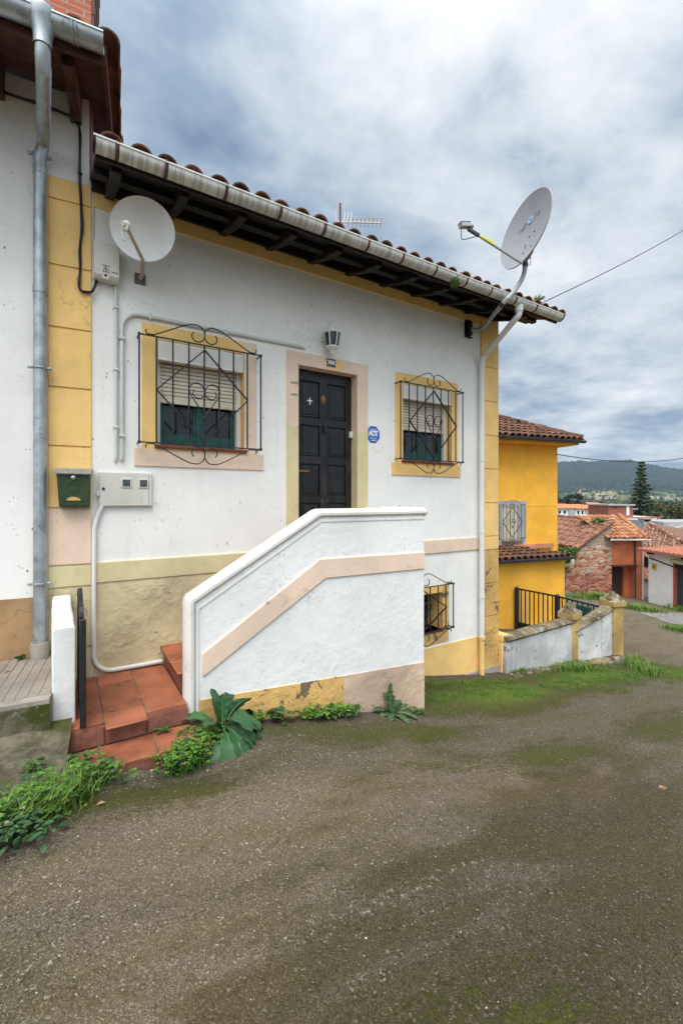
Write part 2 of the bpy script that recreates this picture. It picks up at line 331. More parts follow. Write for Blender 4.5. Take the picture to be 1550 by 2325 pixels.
def groundm():
    M = Mt('worn_road', .95, spec=.12); p = M.pos(); o = M.xyz(p)
    pl = M.nd('ShaderNodeCombineXYZ', {0: o[0], 1: o[1], 2: 0.0}).outputs[0]
    wob = M.nd('ShaderNodeTexNoise', {'Vector': pl, 'Scale': 45.0, 'Detail': 3.0}).outputs['Color']
    pw = M.nd('ShaderNodeVectorMath', {0: pl, 1: M.nd('ShaderNodeVectorMath', {0: wob, 3: .022}, operation='SCALE').outputs[0]}, operation='ADD').outputs[0]
    c1 = M.xyz(M.vor(pw, 125, out='Color')); d1 = M.vor(pw, 125); c2 = M.xyz(M.vor(pw, 270, out='Color')); d2 = M.vor(pw, 270)
    agg = M.ramp(c1[0], [(0, (.035,.032,.030)), (.22, (.075,.062,.050)), (.5, (.125,.102,.078)), (.8, (.185,.15,.118)), (.95, (.27,.225,.18)), (.98, (.45,.41,.35)), (1, (.62,.58,.52))])
    agg2 = M.ramp(c2[1], [(0, (.040,.034,.030)), (.45, (.11,.088,.066)), (.85, (.20,.162,.128)), (.97, (.36,.31,.26)), (1, (.55,.51,.45))])
    k = M.mix(M.rng(M.noi(pl, 14, 4), .40, .60), agg, agg2)
    k = M.mix(.16, k, (.125,.105,.08))
    tint = lambda f, c: M.mix(f, k, M.mix(1.0, k, c, 'MULTIPLY'))
    ln = M.map(pl, (.42,1.35,1), (0,0,0), (0,0,-.22))             # streaks run along the lane
    def spot(x, y, rx, ry, rot=0.0):
        dx = M.mth('SUBTRACT', o[0], x); dy = M.mth('SUBTRACT', o[1], y); c_, s_ = math.cos(rot), math.sin(rot)
        ax = M.mth('DIVIDE', M.mth('ADD', M.mth('MULTIPLY', dx, c_), M.mth('MULTIPLY', dy, s_)), rx); ay = M.mth('DIVIDE', M.mth('SUBTRACT', M.mth('MULTIPLY', dy, c_), M.mth('MULTIPLY', dx, s_)), ry)
        return M.mth('SUBTRACT', 1.0, M.mth('SQRT', M.mth('ADD', M.mth('MULTIPLY', ax, ax), M.mth('MULTIPLY', ay, ay))))
    def mx(*sp):
        r = sp[0]
        for q in sp[1:]: r = M.mth('MAXIMUM', r, q)
        return r
    big = M.noi(ln, 1.1, 7, .62, .4); big2 = M.noi(M.map(ln, (1,1,1), (5,3,0)), 2.2, 7, .65, .3); fine = M.noi(pl, 26, 6, .72)
    bl = mx(spot(.9,-2.25,1.7,.60,-.1), M.mth('MULTIPLY', spot(2.8,-2.2,1.6,.55,-.1), .6), M.mth('MULTIPLY', spot(.2,-3.1,.9,.5), .7))
    k = M.mix(M.mth('MULTIPLY', M.rng(M.mth('ADD', big, M.mth('MULTIPLY', bl, .30)), .46, .72), .62), k, M.mix(.32, M.mix(1.0, k, (1.55,1.42,1.28), 'MULTIPLY'), (.25,.20,.16)))       # bleached pinkish tracks
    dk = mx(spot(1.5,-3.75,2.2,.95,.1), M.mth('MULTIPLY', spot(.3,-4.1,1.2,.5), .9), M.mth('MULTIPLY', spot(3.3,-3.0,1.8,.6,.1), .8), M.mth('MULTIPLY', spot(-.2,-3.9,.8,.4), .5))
    k = M.mix(M.mth('MULTIPLY', M.rng(M.mth('ADD', big2, M.mth('MULTIPLY', M.mth('MAXIMUM', dk, -.2), .40)), .42, .68), .70), k, M.mix(.25, M.mix(1.0, k, (.50,.46,.36), 'MULTIPLY'), (.045,.038,.018)))   # darker olive tone, strongest on the near part of the lane
    # olive algae film over most of the lane, leaving the larger grains bare
    of = M.rng(M.mth('ADD', M.mth('MULTIPLY', big2, .7), M.mth('MULTIPLY', fine, .4)), .43, .62)
    k = M.mix(M.mth('MULTIPLY', of, M.rng(c2[0], .95, .35, .1, .62)), k, M.mix(.30, M.mix(1.0, k, (.88,.90,.50), 'MULTIPLY'), (.105,.098,.034)))
    # bleached chips, one worn line along the wheel track
    lx, ly, la = LINE
    tr = spot(lx, ly, 1.15, .075, la); chn = M.noi(pl, 30, 6, .72)
    ch = M.mth('MAXIMUM', M.mth('MULTIPLY', M.rng(chn, .62, .67), M.rng(M.noi(M.map(ln, (1,1,1), (3,9,0)), 2.6, 5), .55, .66)), M.mth('MULTIPLY', M.rng(chn, .555, .63), M.rng(M.mth('ADD', tr, M.mth('MULTIPLY', M.mth('SUBTRACT', big2, .5), 2.6)), .15, .75)))
    k = M.mix(M.mth('MULTIPLY', ch, .85), k, (.46,.40,.335))
    # green moss: the foot of the house and patches along the lane
    sp = mx(spot(5.0,-.80,2.7,.72,.03), M.mth('MULTIPLY', spot(7.4,-.60,2.6,.7,.05), 1.0), M.mth('MULTIPLY', spot(9.9,-1.0,1.8,.55,-.1), .9), M.mth('MULTIPLY', spot(2.0,-1.30,2.4,.34,-.18), .55), M.mth('MULTIPLY', spot(3.9,-2.2,2.2,.32,-.05), .42),
            M.mth('MULTIPLY', spot(1.35,-3.72,1.3,.30,.1), .38), M.mth('MULTIPLY', spot(.2,-1.75,1.2,.30,-.1), .42), M.mth('MULTIPLY', spot(6.5,-2.2,2.5,.35), .5), M.mth('MULTIPLY', spot(15.5,-1.2,2.5,.7), .7), M.mth('MULTIPLY', spot(20,1.5,4,1.2), .8))
    mn = M.mth('ADD', M.mth('MULTIPLY', big2, .55), M.mth('MULTIPLY', M.mth('ADD', M.mth('MULTIPLY', fine, .6), M.mth('MULTIPLY', M.noi(pl, 75, 4, .7), .4)), 1.15)); mn = M.mth('SUBTRACT', mn, .17)
    mo = M.rng(M.mth('ADD', mn, M.mth('MULTIPLY', M.mth('MAXIMUM', sp, -.15), .50)), .74, .86)
    mc = M.mix(M.noi(pl, 70, 5, .7), (.038,.042,.008), (.105,.115,.018)); mc = M.mix(M.rng(sp, .45, .85), mc, M.mix(M.rng(M.noi(pl, 42, 6, .75), .36, .64), (.030,.062,.006), (.185,.285,.022)))
    k = M.mix(M.mth('MULTIPLY', mo, M.rng(c1[2], .9, .4, .25, .95)), k, mc)
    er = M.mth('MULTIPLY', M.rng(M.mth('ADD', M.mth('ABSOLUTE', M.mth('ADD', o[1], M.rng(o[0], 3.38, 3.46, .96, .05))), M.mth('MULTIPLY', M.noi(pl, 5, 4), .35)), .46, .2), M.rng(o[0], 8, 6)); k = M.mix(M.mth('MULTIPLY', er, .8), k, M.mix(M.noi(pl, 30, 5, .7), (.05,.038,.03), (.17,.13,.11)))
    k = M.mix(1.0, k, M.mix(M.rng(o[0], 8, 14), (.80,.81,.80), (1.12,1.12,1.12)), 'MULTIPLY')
    fr = M.rng(o[0], 45, 70); k = M.mix(fr, k, M.mix(M.noi(pl, .05, 4), (.05,.08,.02), (.12,.15,.05)))
    M.col(k)
    h = M.mth('ADD', M.mth('MULTIPLY', M.mth('SUBTRACT', 1.0, d1), .45), M.mth('ADD', M.mth('MULTIPLY', M.noi(pl, 20, 6, .75), 1.3), M.mth('ADD', M.mth('MULTIPLY', mo, .6), M.mth('MULTIPLY', M.mth('SUBTRACT', 1.0, d2), .25))))
    M.nrm(M.bump(h, .75, .009)); return M.m
def flat_gpt(px, py):
    d_ = ray(px, py); s = 1.2
    while (CAM+d_*s).z > g0((CAM+d_*s).x)+.02 and s < 60: s *= 1.005
    return CAM+d_*s
_a, _b = flat_gpt(500, 2200), flat_gpt(1090, 1960)
LINE = ((_a.x+_b.x)/2, (_a.y+_b.y)/2, math.atan2(_b.y-_a.y, _b.x-_a.x))
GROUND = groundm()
def pavem():
    M = Mt('ribbed_paving', .85, spec=.3); o = M.xyz(M.nd('ShaderNodeTexCoord').outputs['Object']); p = M.pos()
    k = M.mix(M.rng(M.noi(p, 4, 5), .3, .7), (.20,.175,.15), (.29,.255,.22)); k = M.mix(M.rng(M.noi(p, 90, 4), .55, .7), k, (.17,.14,.11))
    M.col(k); M.nrm(M.bump(M.noi(p, 80, 4), .4, .006)); return M.m
PAVE = pavem()
def mossconc():
    M = Mt('mossy_concrete', .95, spec=.15); p = M.pos()
    k = M.mix(M.rng(M.noi(p, 7, 6, .65), .35, .65), (.075,.066,.042), (.185,.165,.12)); k = M.mix(M.rng(M.noi(p, 2.5, 5), .5, .66), k, (.06,.07,.018)); k = M.mix(M.rng(M.noi(p, 16, 6, .7), .62, .7), k, (.30,.27,.22))
    M.col(k); M.nrm(M.bump(M.noi(p, 25, 6, .7), 1.0, .02)); return M.m
MOSSC = mossconc()

# ------------------------------------------------------------------ camera, world, light
cam = bpy.data.cameras.new('camera'); co = bpy.data.objects.new('camera', cam); col.objects.link(co)
cam.sensor_fit = 'HORIZONTAL'; cam.sensor_width = 24.0; cam.lens = 24*1000/1550; cam.clip_end = 9000; cam.clip_start = .02
cam.shift_y = (1134-1162.5)/1550
co.location = CAM; co.rotation_euler = (PI/2, 0, -math.atan2(FW.x, FW.y)); scene.camera = co
w = bpy.data.worlds.new('World'); scene.world = w; w.use_nodes = True; nt = w.node_tree
W = Mt.__new__(Mt); W.nt = nt
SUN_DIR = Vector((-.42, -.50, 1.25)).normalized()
sky = W.nd('ShaderNodeTexSky'); sky.sky_type = 'NISHITA'; sky.sun_disc = False
sky.sun_elevation = math.asin(SUN_DIR.z); sky.sun_rotation = math.atan2(SUN_DIR.x, SUN_DIR.y); sky.dust_density = 1.5
d = W.nd('ShaderNodeTexCoord').outputs['Generated']; o = W.xyz(d)
zz = W.mth('ADD', W.mth('MAXIMUM', o[2], 0.0), .16)
pc = W.nd('ShaderNodeCombineXYZ', {0: W.mth('DIVIDE', o[0], zz), 1: W.mth('DIVIDE', o[1], zz), 2: 0.0}).outputs[0]
pr = W.map(pc, (1.0,1.0,1), (2.3,1.1,0), (0,0,.55))
n1 = W.noi(pr, .95, 8, .55, .35); n2 = W.noi(W.map(pc, (.85,1.25,1), (5,2,0), (0,0,.9)), 2.0, 8, .58, .25); n3 = W.noi(W.map(pc, (1,1,1), (1,7,0)), 4.5, 6, .6, .3)
nn = W.mth('ADD', W.mth('ADD', W.mth('MULTIPLY', n1, .46), W.mth('MULTIPLY', n2, .36)), W.mth('MULTIPLY', n3, .18))
nn = W.rng(nn, .335, .665, 0, 1, False)
def lobe(v, p):
    v = Vector(v).normalized(); dt = W.nd('ShaderNodeVectorMath', {0: d, 1: tuple(v)}, operation='DOT_PRODUCT').outputs['Value']
    return W.mth('POWER', W.mth('MAXIMUM', dt, 0.0), p)
def img(px, py): return tuple(ray(px, py))
nb = nn
for px, py, pw, am in ((1190,20,20,.46), (720,270,36,.17), (640,-60,26,-.34), (230,80,26,-.06), (1000,330,60,-.10), (1480,560,30,-.06), (1420,760,90,.14), (800,430,60,-.08), (1450,960,90,.06)): nb = W.mth('ADD', nb, W.mth('MULTIPLY', lobe(img(px, py), pw), am))
K = 10.0
cl = W.ramp(nb, [(.16, (.20,.29,.42)), (.36, (.31,.405,.53)), (.52, (.46,.54,.64)), (.68, (.61,.675,.75)), (.92, (.83,.86,.89))])
cl = W.nd('ShaderNodeVectorMath', {0: cl, 3: K}, operation='SCALE').outputs[0]
thin = W.rng(nn, .12, .34, .72, 1.0)
skyc = W.mix(thin, sky.outputs[0], cl)
gl = W.nd('ShaderNodeVectorMath', {0: (2.1,1.9,1.62), 3: lobe(tuple(SUN_DIR), 3.0)}, operation='SCALE').outputs[0]  # extra warm sky glow, added high behind the lens to brighten the house front
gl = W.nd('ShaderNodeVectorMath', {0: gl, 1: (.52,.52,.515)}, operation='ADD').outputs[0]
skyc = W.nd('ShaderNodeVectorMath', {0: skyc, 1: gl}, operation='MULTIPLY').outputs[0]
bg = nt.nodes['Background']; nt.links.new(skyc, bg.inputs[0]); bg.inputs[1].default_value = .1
sl = bpy.data.lights.new('sun', 'SUN'); sl.energy = 1.5; sl.angle = math.radians(40); sl.color = (1, .93, .82)
so = bpy.data.objects.new('sun', sl); col.objects.link(so); so.rotation_euler = SUN_DIR.to_track_quat('Z', 'Y').to_euler()
vs = scene.view_settings; vs.view_transform = 'Standard'; vs.look = 'None'; vs.exposure = 1.1; vs.gamma = 1
scene.render.engine = 'CYCLES'; scene.cycles.max_bounces = 5; scene.cycles.diffuse_bounces = 3; scene.cycles.glossy_bounces = 2
# ------------------------------------------------------------------ ground and paving
def axis(parts):
    r = []
    for a, b, st in parts:
        n = max(1, round((b-a)/st)); r += [a+(b-a)*i/n for i in range(n)]
    return r+[parts[-1][1]]
gx = axis([(-60,-8,6),(-8,-1.5,.25),(-1.5,6,.06),(6,14,.12),(14,40,.8),(40,120,5),(120,600,40),(600,6000,400)])
gy = axis([(-4000,-400,400),(-400,-40,30),(-40,-8,2),(-8,-4.8,.2),(-4.8,.3,.06),(.3,4,.25),(4,30,2),(30,400,25),(400,4000,400)])
mb = MB(); nxn = len(gx); nyn = len(gy)
mb.add([(x, y, g(x, y)) for x in gx for y in gy], [(i*nyn+j, (i+1)*nyn+j, (i+1)*nyn+j+1, i*nyn+j+1) for i in range(nxn-1) for j in range(nyn-1)])
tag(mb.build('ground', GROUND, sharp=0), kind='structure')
bpy.data.objects['ground'].data.polygons.foreach_set('use_smooth', [True]*len(bpy.data.objects['ground'].data.polygons))

# neighbour's pavement: ribbed slabs on a concrete kerb, and the concrete fillet below it (local frame of the next-door house)
mb = MB(); PZ = -1.385
mb.mi = 1; mb.box(-4, -.18, -.97, -.02, -1.95, PZ-.006)
mb.box(-4, -.18, -1.05, -.965, -1.96, PZ-.004)
mb.mi = 0
x = -.19; 
while x > -3.9:
    mb.box(x-.066, x, -.96, -.03, PZ-.03, PZ+random.uniform(-.001, .001)); x -= .069
tag(mb.build('pavement', [PAVE, CONC, MOSSC], M=MN, bevel=.004), kind='structure')
mb = MB(); n = 40
vs = []; fs = []
for i in range(n+1):
    xx = -4+3.95*i/n
    for j in range(11):
        t = j/10; yy = -.99-.62*t-.05*noise.noise(Vector((xx*2, 3, 0)))*t
        wx = MN @ Vector((xx, yy, 0)); zz0 = PZ-.19; ze = g(wx.x, wx.y)-.012
        vs.append((xx, yy, zz0*(1-t)**1.3+ze*(1-(1-t)**1.3)+.018*noise.noise(Vector((xx*4, yy*5, 1)))*(1 if 0 < j < 10 else 0)))
fs = [(i*11+j, (i+1)*11+j, (i+1)*11+j+1, i*11+j+1) for i in range(n) for j in range(10)]
mb.add(vs, fs)
mb.mi = 1; mb.box(-4, -.175, -1.06, -1.052, -1.7, PZ-.035)
tag(mb.build('concrete_apron', [MOSSC, MOSSC], M=MN, sharp=60), kind='structure')

# ------------------------------------------------------------------ main house
XL, XR, ZT = .2, 5.89, 2.93
H = thing('white_house', 'long low white house with ochre corners, black door, barred windows and an old tiled roof', 'house', (3, 1.5, -2.0))
W1 = (.776, 1.666, .545, 1.60); W2 = (3.936, 4.866, .545, 1.60); DR = (2.336, 3.174, -.55, 1.60); WB = (3.68, 4.68, -1.90, -1.36)
holes = [W1, W2, DR, WB]
mb = MB()
xs = sorted({XL, XR, *[h[0] for h in holes], *[h[1] for h in holes]}); zs = sorted({-3.6, ZT, *[h[2] for h in holes], *[h[3] for h in holes]})
for a, b in zip(xs, xs[1:]):
    for c, d_ in zip(zs, zs[1:]):
        if any(h[0] <= a and b <= h[1] and h[2] <= c and d_ <= h[3] for h in holes): continue
        mb.quad((a,0,c),(b,0,c),(b,0,d_),(a,0,d_))
for h in holes[:]:
    dp = .45; a, b, c, d_ = h; mb.mi = 0
    if h is DR: continue
    mb.mi = 1
    mb.quad((a,0,c),(a,dp,c),(a,dp,d_),(a,0,d_)); mb.quad((b,0,c),(b,dp,c),(b,dp,d_),(b,0,d_)); mb.quad((a,0,d_),(b,0,d_),(b,dp,d_),(a,dp,d_)); mb.quad((a,0,c),(b,0,c),(b,dp,c),(a,dp,c))
    mb.mi = 0
mb.box(XR-.3, XR, .004, 5.6, -3.6, ZT); mb.box(XL+.02, XR-.3, 5.3, 5.6, -3.6, ZT); mb.box(XL+.02, XL+.3, .46, 5.3, -3.6, ZT)
mb.mi = 2; mb.box(XL+.3, XR-.3, .46, .5, -3.6, ZT)
wall = mb.build('wall', [WHITE, YEL, INK], H)
# painted jambs of the doorway
mb = MB(); a, b, c, d_ = DR; zc = .869
for (z0, z1, mi) in ((c-.02, zc, 1), (zc, d_, 0)):
    mb.mi = mi; mb.box(a-.012, a, -.012, .2, z0, z1); mb.box(b, b+.012, -.012, .2, z0, z1)
mb.mi = 0; mb.box(a, b, -.012, .2, d_, d_+.012)
sx0, sx1, sz = 2.182, 3.341, 1.753
for (z0, z1, mi) in ((c-.1, zc, 1), (zc, d_+.012, 0)):
    mb.mi = mi; mb.box(sx0, a-.012, -.012, .01, z0, z1); mb.box(b+.012, sx1, -.012, .01, z0, z1)
mb.mi = 0; mb.box(sx0, sx1, -.012, .01, d_+.012, sz)
mb.mi = 2; mb.box(2.70, 2.93, -.0145, -.01, 1.615, sz-.002)
for zq, ww in ((1.36, .10), (1.22, .09)): mb.mi = 3; mb.plate([(2.23,-.0142,zq),(2.23+ww,-.0142,zq+.006),(2.225+ww,-.0142,zq+.032),(2.235,-.0142,zq+.026)], (0,.003,0))
mb.build('door_surround', [PINK, KHAKI, YEL, CONC], H)
# window surrounds
def surround(o, x0, x1, zt, ax0, ax1, az0, az1, left, right, apron):
    mb = MB(); a, b, c, d_ = o
    mb.mi = left; mb.box(x0, a, -.010, .008, az1, zt); mb.mi = 0; mb.box(a, b, -.010, .008, d_, zt); mb.mi = right; mb.box(b, x1, -.010, .008, az1, zt)
    mb.mi = apron; mb.box(ax0, ax1, -.016, .008, az0, az1)
    if c > az1: mb.mi = 0; mb.box(a, b, -.010, .008, az1, c)
    return mb.build('window_surround', [YEL, PINK, YELF], H, bevel=.002)
surround(W1, .632, 1.814, 1.745, .565, 1.895, .33, .50, 0, 1, 1)
surround(W2, 3.80, 5.00, 1.745, 3.74, 5.05, .335, .505, 0, 0, 0)
surround(WB, 3.53, 4.815, -1.26, 3.53, 4.80, -2.09, -1.93, 2, 2, 2)
def window(o, drop, sill=True):
    a, b, c, d_ = o
    mb = MB()                                           # white plastic guides
    mb.box(a, a+.045, .10, .17, c, d_-.01); mb.box(b-.045, b, .10, .17, c, d_-.01); mb.box(a+.0451, b-.0451, .14, .172, d_-.06, d_-.01); mb.box(a+.0451, b-.0451, .14, .172, c, c+.009)
    mb.box(a+.02, a+.0452, .15, .16, d_-.06, d_-.02); mb.box(b-.0452, b-.02, .15, .16, d_-.06, d_-.02)
    fr = mb.build('window', PVCW, H, bevel=.003)
    mb = MB(); mb.box(a+.003, b-.003, -.005, .2, d_-.19, d_-.003); mb.box(a+.003, b-.003, -.012, .05, d_-.203, d_-.185)
    mb.build('shutter_box', CREAMW, fr, bevel=.006)
    mb = MB(); z = d_-.2
    while z > drop+.04: mb.box(a+.045, b-.045, .118, .134, z-.037, z-.003); z -= .040
    mb.box(a+.045, b-.045, .112, .138, drop-.005, drop+.042)
    mb.build('roller_shutter', CREAM, fr, bevel=.004)
    for sx in (.17, .83): 
        k = MB(); k.lathe([(0,.0),(.012,.0),(.012,.012),(0,.014)], axes((a+(b-a)*sx, .112, drop+.018), (1,0,0), (0,0,1), (0,-1,0)), 10); k.build('shutter_stop', SILVER, fr)
    m = (a+b)/2; st = .055; mb = MB(); y0, y1 = .175, .215; t = d_-.05
    for x0, x1 in ((a+.04, m-.002), (m+.002, b-.04)):
        mb.box(x0, x0+st, y0, y1, c+.01, t); mb.box(x1-st, x1, y0, y1, c+.01, t); mb.box(x0+st, x1-st, y0+.002, y1-.002, c+.01, c+.14); mb.box(x0+st, x1-st, y0+.002, y1-.002, t-.06, t)
        mb.box(x0+st, x1-st, y0+.004, y1-.004, c+.485, c+.51)
    mb.box(m-.03, m+.03, y0-.015, y0-.002, c+.01, t)
    mb.build('casement', GREENW, fr, bevel=.004)
    for x0, x1 in ((a+.04+st, m-.002-st), (m+.002+st, b-.04-st)):
        k = MB(); k.box(x0-.004, x1+.004, y0+.016, y0+.022, c+.135, t-.05); k.build('pane', GLASS, fr)
    if sill:
        mb = MB(); mb.box(a-.03, b+.03, -.04, .17, c-.03, c); mb.build('sill', SILLT, fr, bevel=.006)
    return fr
window(W1, 1.0); window(W2, .99)
a, b, c, d_ = WB
mb = MB(); mb.box(a, b, .30, .34, c, d_); fr = mb.build('window', INK, H)
mb = MB(); mb.box(a-.02, b+.02, -.02, .3, c-.035, c); mb.build('sill', SILLT, fr, bevel=.005)

# wrought iron grille, local x right, z up from its centre, y towards the street negative
def curl(cx, cz, r0, r1, a0, a1, sx, n=22):
    return [(sx*(cx+(r0+(r1-r0)*i/n)*math.cos(math.radians(a0+(a1-a0)*i/n))), cz+(r0+(r1-r0)*i/n)*math.sin(math.radians(a0+(a1-a0)*i/n))) for i in range(n+1)]
def grille(parent, x0, x1, z0, z1, y=-.12, M=None, mat=IRON, r=.0088, name='window_grille', bars=9):
    mb = MB(); w = x1-x0; h = z1-z0; P = lambda x, z, dy=0: (x, y+dy, z)
    for k in range(bars):
        x = x0+w*k/(bars-1); mb.tube([P(x, z0), P(x, z1)], r, 6)
    for z in (z0, z1):
        mb.bar(P(x0-.008, z, -.003), P(x1+.008, z, -.003), .016, .012)
        for x in (x0, x1): mb.tube([P(x, z), (x, y+.132, z)], r, 6)
    for x in (x0, x1):
        for z in (z0, z1): mb.box(x-.012, x+.012, y-.012, y+.012, z-.014, z+.014)
    gr = mb.build(name, mat, parent, M=M)
    xm = (x0+x1)/2; zm = (z0+z1)/2; q = w*.375
    mb = MB(); top, bot = z1-.05*h, z0+.03*h; pts = [P(xm-q, zm, -.014), P(xm, top, -.014), P(xm+q, zm, -.014), P(xm, bot, -.014)]
    for i in range(4): mb.bar(pts[i], pts[(i+1) % 4], .012, .02, up=(0,1,0))
    mb.build('diamond', mat, gr, M=M)
    k = w/1.226; rr = .0062
    mb = MB()
    for sx in (-1, 1):
        hz = zm+.02*h
        c1 = [(0, -.235), (sx*.05, -.165), (sx*.12, -.06)]+[(sx*(.080+.075*math.cos(math.radians(a_))), .015+.08*math.sin(math.radians(a_))) for a_ in range(-10, 181, 12)]+curl(.075, .0, .073, .035, 185, 400, sx)
        mb.tube([P(xm+p[0]*k, hz+p[1]*k, -.02) for p in c1], rr, 6)
        mb.tube([P(xm+p[0]*k, hz+p[1]*k, -.02) for p in [(0, -.2)]+curl(.034, -.235, .034, .022, 160, 440, sx, 14)], rr*.9, 6)
    mb.build('heart_scroll', mat, gr, M=M)
    for sz, zz in ((1, z1), (-1, z0)):
        mb = MB()
        for sx in (-1, 1):
            c1 = curl(.535, .042, .018, .032, 30, -90-0, sx, 12)+[(sx*.48, .012), (sx*.36, .075), (sx*.22, .150), (sx*.14, .185)]
            c1 += [(sx*(.085+.085*math.cos(math.radians(a_))), .105+.085*math.sin(math.radians(a_))) for a_ in range(75, 181, 15)]+curl(.078, .085, .078, .04, 190, 405, sx)
            mb.tube([P(xm+p[0]*k, zz+sz*p[1]*k, -.012) for p in c1], rr, 6)
        mb.build('crest_scroll', mat, gr, M=M)
    return gr
grille(H, .593, 1.819, .55, 1.582); grille(H, 3.80, 4.985, .55, 1.582); grille(H, 3.575, 4.789, -1.862, -1.226)

# door: two columns of raised panels
a, b, c, d_ = DR
mb = MB(); y0 = .155; mb.box(a, b, y0, y0+.05, c, d_)
m_ = (a+b)/2
stiles = [(a, a+.085), (m_-.055, m_+.055), (b-.085, b)]
rails = [(c, c+.17), (c+.505, c+.60), (c+.99, c+1.085), (c+1.47, c+1.565), (d_-.135, d_)]
for s0, s1 in stiles: mb.box(s0, s1, y0-.028, y0+.002, c, d_)
for r0, r1 in rails:
    for (s0, s1) in ((stiles[0][1], stiles[1][0]), (stiles[1][1], stiles[2][0])): mb.box(s0, s1, y0-.0275, y0+.002, r0, r1)
for (r0, r1) in zip([r[1] for r in rails], [r[0] for r in rails[1:]]):
    for (s0, s1) in ((stiles[0][1], stiles[1][0]), (stiles[1][1], stiles[2][0])):
        for e, yy in ((.012, .012), (.04, .022)):
            mb.box(s0+e, s1-e, y0-yy, y0+.001, r0+e, r1-e)
door = mb.build('door', DOOR, H, bevel=.004)
mb = MB(); xm = m_; zz = 1.30
mb.lathe([(0,.012),(.02,.012),(.032,.006),(.036,0)], axes((xm, y0-.028, 1.255), (1,0,0), (0,0,1.75), (0,-1,0)), 18); mb.build('oval_emblem', BRASS, door)
mb = MB(); mb.box(xm-.018, xm+.018, y0-.04, y0-.028, .86, .95); mb.tube([(xm, y0-.05, .945), (xm+.004, y0-.06, .90), (xm+.012, y0-.058, .87), (xm, y0-.06, .835)], [.012, .012, .014, .016], 8); mb.build('door_knocker', IRON, door, bevel=.003)
mb = MB(); cx = a+.085+.14; cz = 1.21
mb.box(cx-.036, cx+.036, y0-.027, y0-.021, cz+.007, cz+.019); mb.box(cx-.006, cx+.006, y0-.0272, y0-.0215, cz-.036, cz+.007); mb.box(cx-.006, cx+.006, y0-.0272, y0-.0215, cz+.019, cz+.05)
mb.build('white_cross', WHT, door)
mb = MB(); mb.box(a+.05, a+.21, y0-.036, y0-.028, .335, .362); mb.build('letter_slot', BRASS, door, bevel=.003)
mb = MB(); mb.lathe([(0,.01),(.018,.01),(.02,0)], axes((xm-.02, y0-.028, -.02), (1,0,0), (0,0,1), (0,-1,0)), 12); mb.build('lock', RUST, door); mb = MB(); mb.lathe([(0,.01),(.014,.01),(.016,0)], axes((xm+.05, y0-.028, -.018), (1,0,0), (0,0,1), (0,-1,0)), 12); mb.build('lock', RUST, door)
mb = MB(); mb.box(b-.045, b-.004, y0-.075, y0-.029, .80, .885); mb.build('latch_block', CREAMW, door, bevel=.008)

# corner pilasters, frieze, string course, plinths
def pilaster(x0, x1, y0, y1, M, cuts, mats, z0, z1, parent):
    mb = MB(); zz = [z0]+cuts+[z1]
    for i, (p, q) in enumerate(zip(zz, zz[1:])):
        mb.mi = mats[i]; mb.box(x0, x1, y0, y1, p+.009, q-.009)
        mb.box(x0+.0, x1-.0, y0+.012, y1, q-.0091, q+.0091)
    return mb.build('corner_pilaster', [YEL, PINK, KHAKI, KHAKIF, YELF], parent, M=M, bevel=.003)
pilaster(5.506, 5.905, -.03, .35, None, [-2.13,-1.85,-1.33,-.80,-.585,-.056,.483,1.015,1.554,2.09], [4,4,4,4,0,0,0,0,0,0,0], -3.3, 2.92, H)
lx0 = on(109, 600, -.02, MN).x; lx1 = on(208, 600, -.02, MN).x
pilaster(lx0, lx1-.004, -.02, .05, MN, [-1.36,-.80,-.60,-.08,.48,1.01,1.55,2.11,2.70], [3,3,2,1,0,0,0,0,0,0], -1.9, 2.90, H)
mb = MB(); mb.box(XL+.02, 5.506, -.014, .012, 2.725, 2.96); mb.build('frieze_band', YEL, H, bevel=.003)
mb = MB()
for x0, x1, mi in ((XL+.01, 2.0, 0), (2.0, 3.2, 0), (3.6, 5.506, 1)): mb.mi = mi; mb.box(x0, x1, -.022, .01, -.778, -.588)
mb.build('string_course', [KHAKI, PINK], H, bevel=.005)
mb = MB(); mb.box(XL+.012, 3.2, -.012, .01, -3.3, -.779); mb.mi = 1; mb.box(3.3, 5.506, -.012, .01, -3.3, -2.135); mb.mi = 2; mb.box(3.42, 5.9, -.05, .01, -3.3, -2.66)
mb.build('plinth', [KHAKIF, YEL, CONC], H)

# eaves: sloping boards, purlin and corbels
SL = math.tan(math.radians(19)); ey = -.80; ez = 2.70; RX0, RX1 = .20, 6.24
def rz(y): return ez+(y-ey)*SL                         # underside of the boards
mb = MB()
mb.plate([(RX0, ey, rz(ey)), (RX1, ey, rz(ey)), (RX1, .1, rz(.1)), (RX0, .1, rz(.1))], (0,0,.03)); mb.bar((RX0, ey-.005, rz(ey)-.01), (RX1, ey-.005, rz(ey)-.01), .02, .10)
mb.plate([(5.9, .1, rz(.1)), (RX1, .1, rz(.1)), (RX1, 2.6, rz(2.6)), (5.9, 2.6, rz(2.6))], (0,0,.03))
mb.bar((5.9, -.45, rz(-.45)-.03), (RX1-.02, -.45, rz(-.45)-.03), .08, .06)
mb.build('eaves_boards', DARKW, H)
mb = MB(); mb.box(RX0, 5.9, -.05, -.002, 2.86, 2.955); mb.box(RX0, RX1-.1, -.44, -.36, rz(-.4)-.075, rz(-.4)-.004); mb.build('wall_plate', DARKW, H)
cx = .35
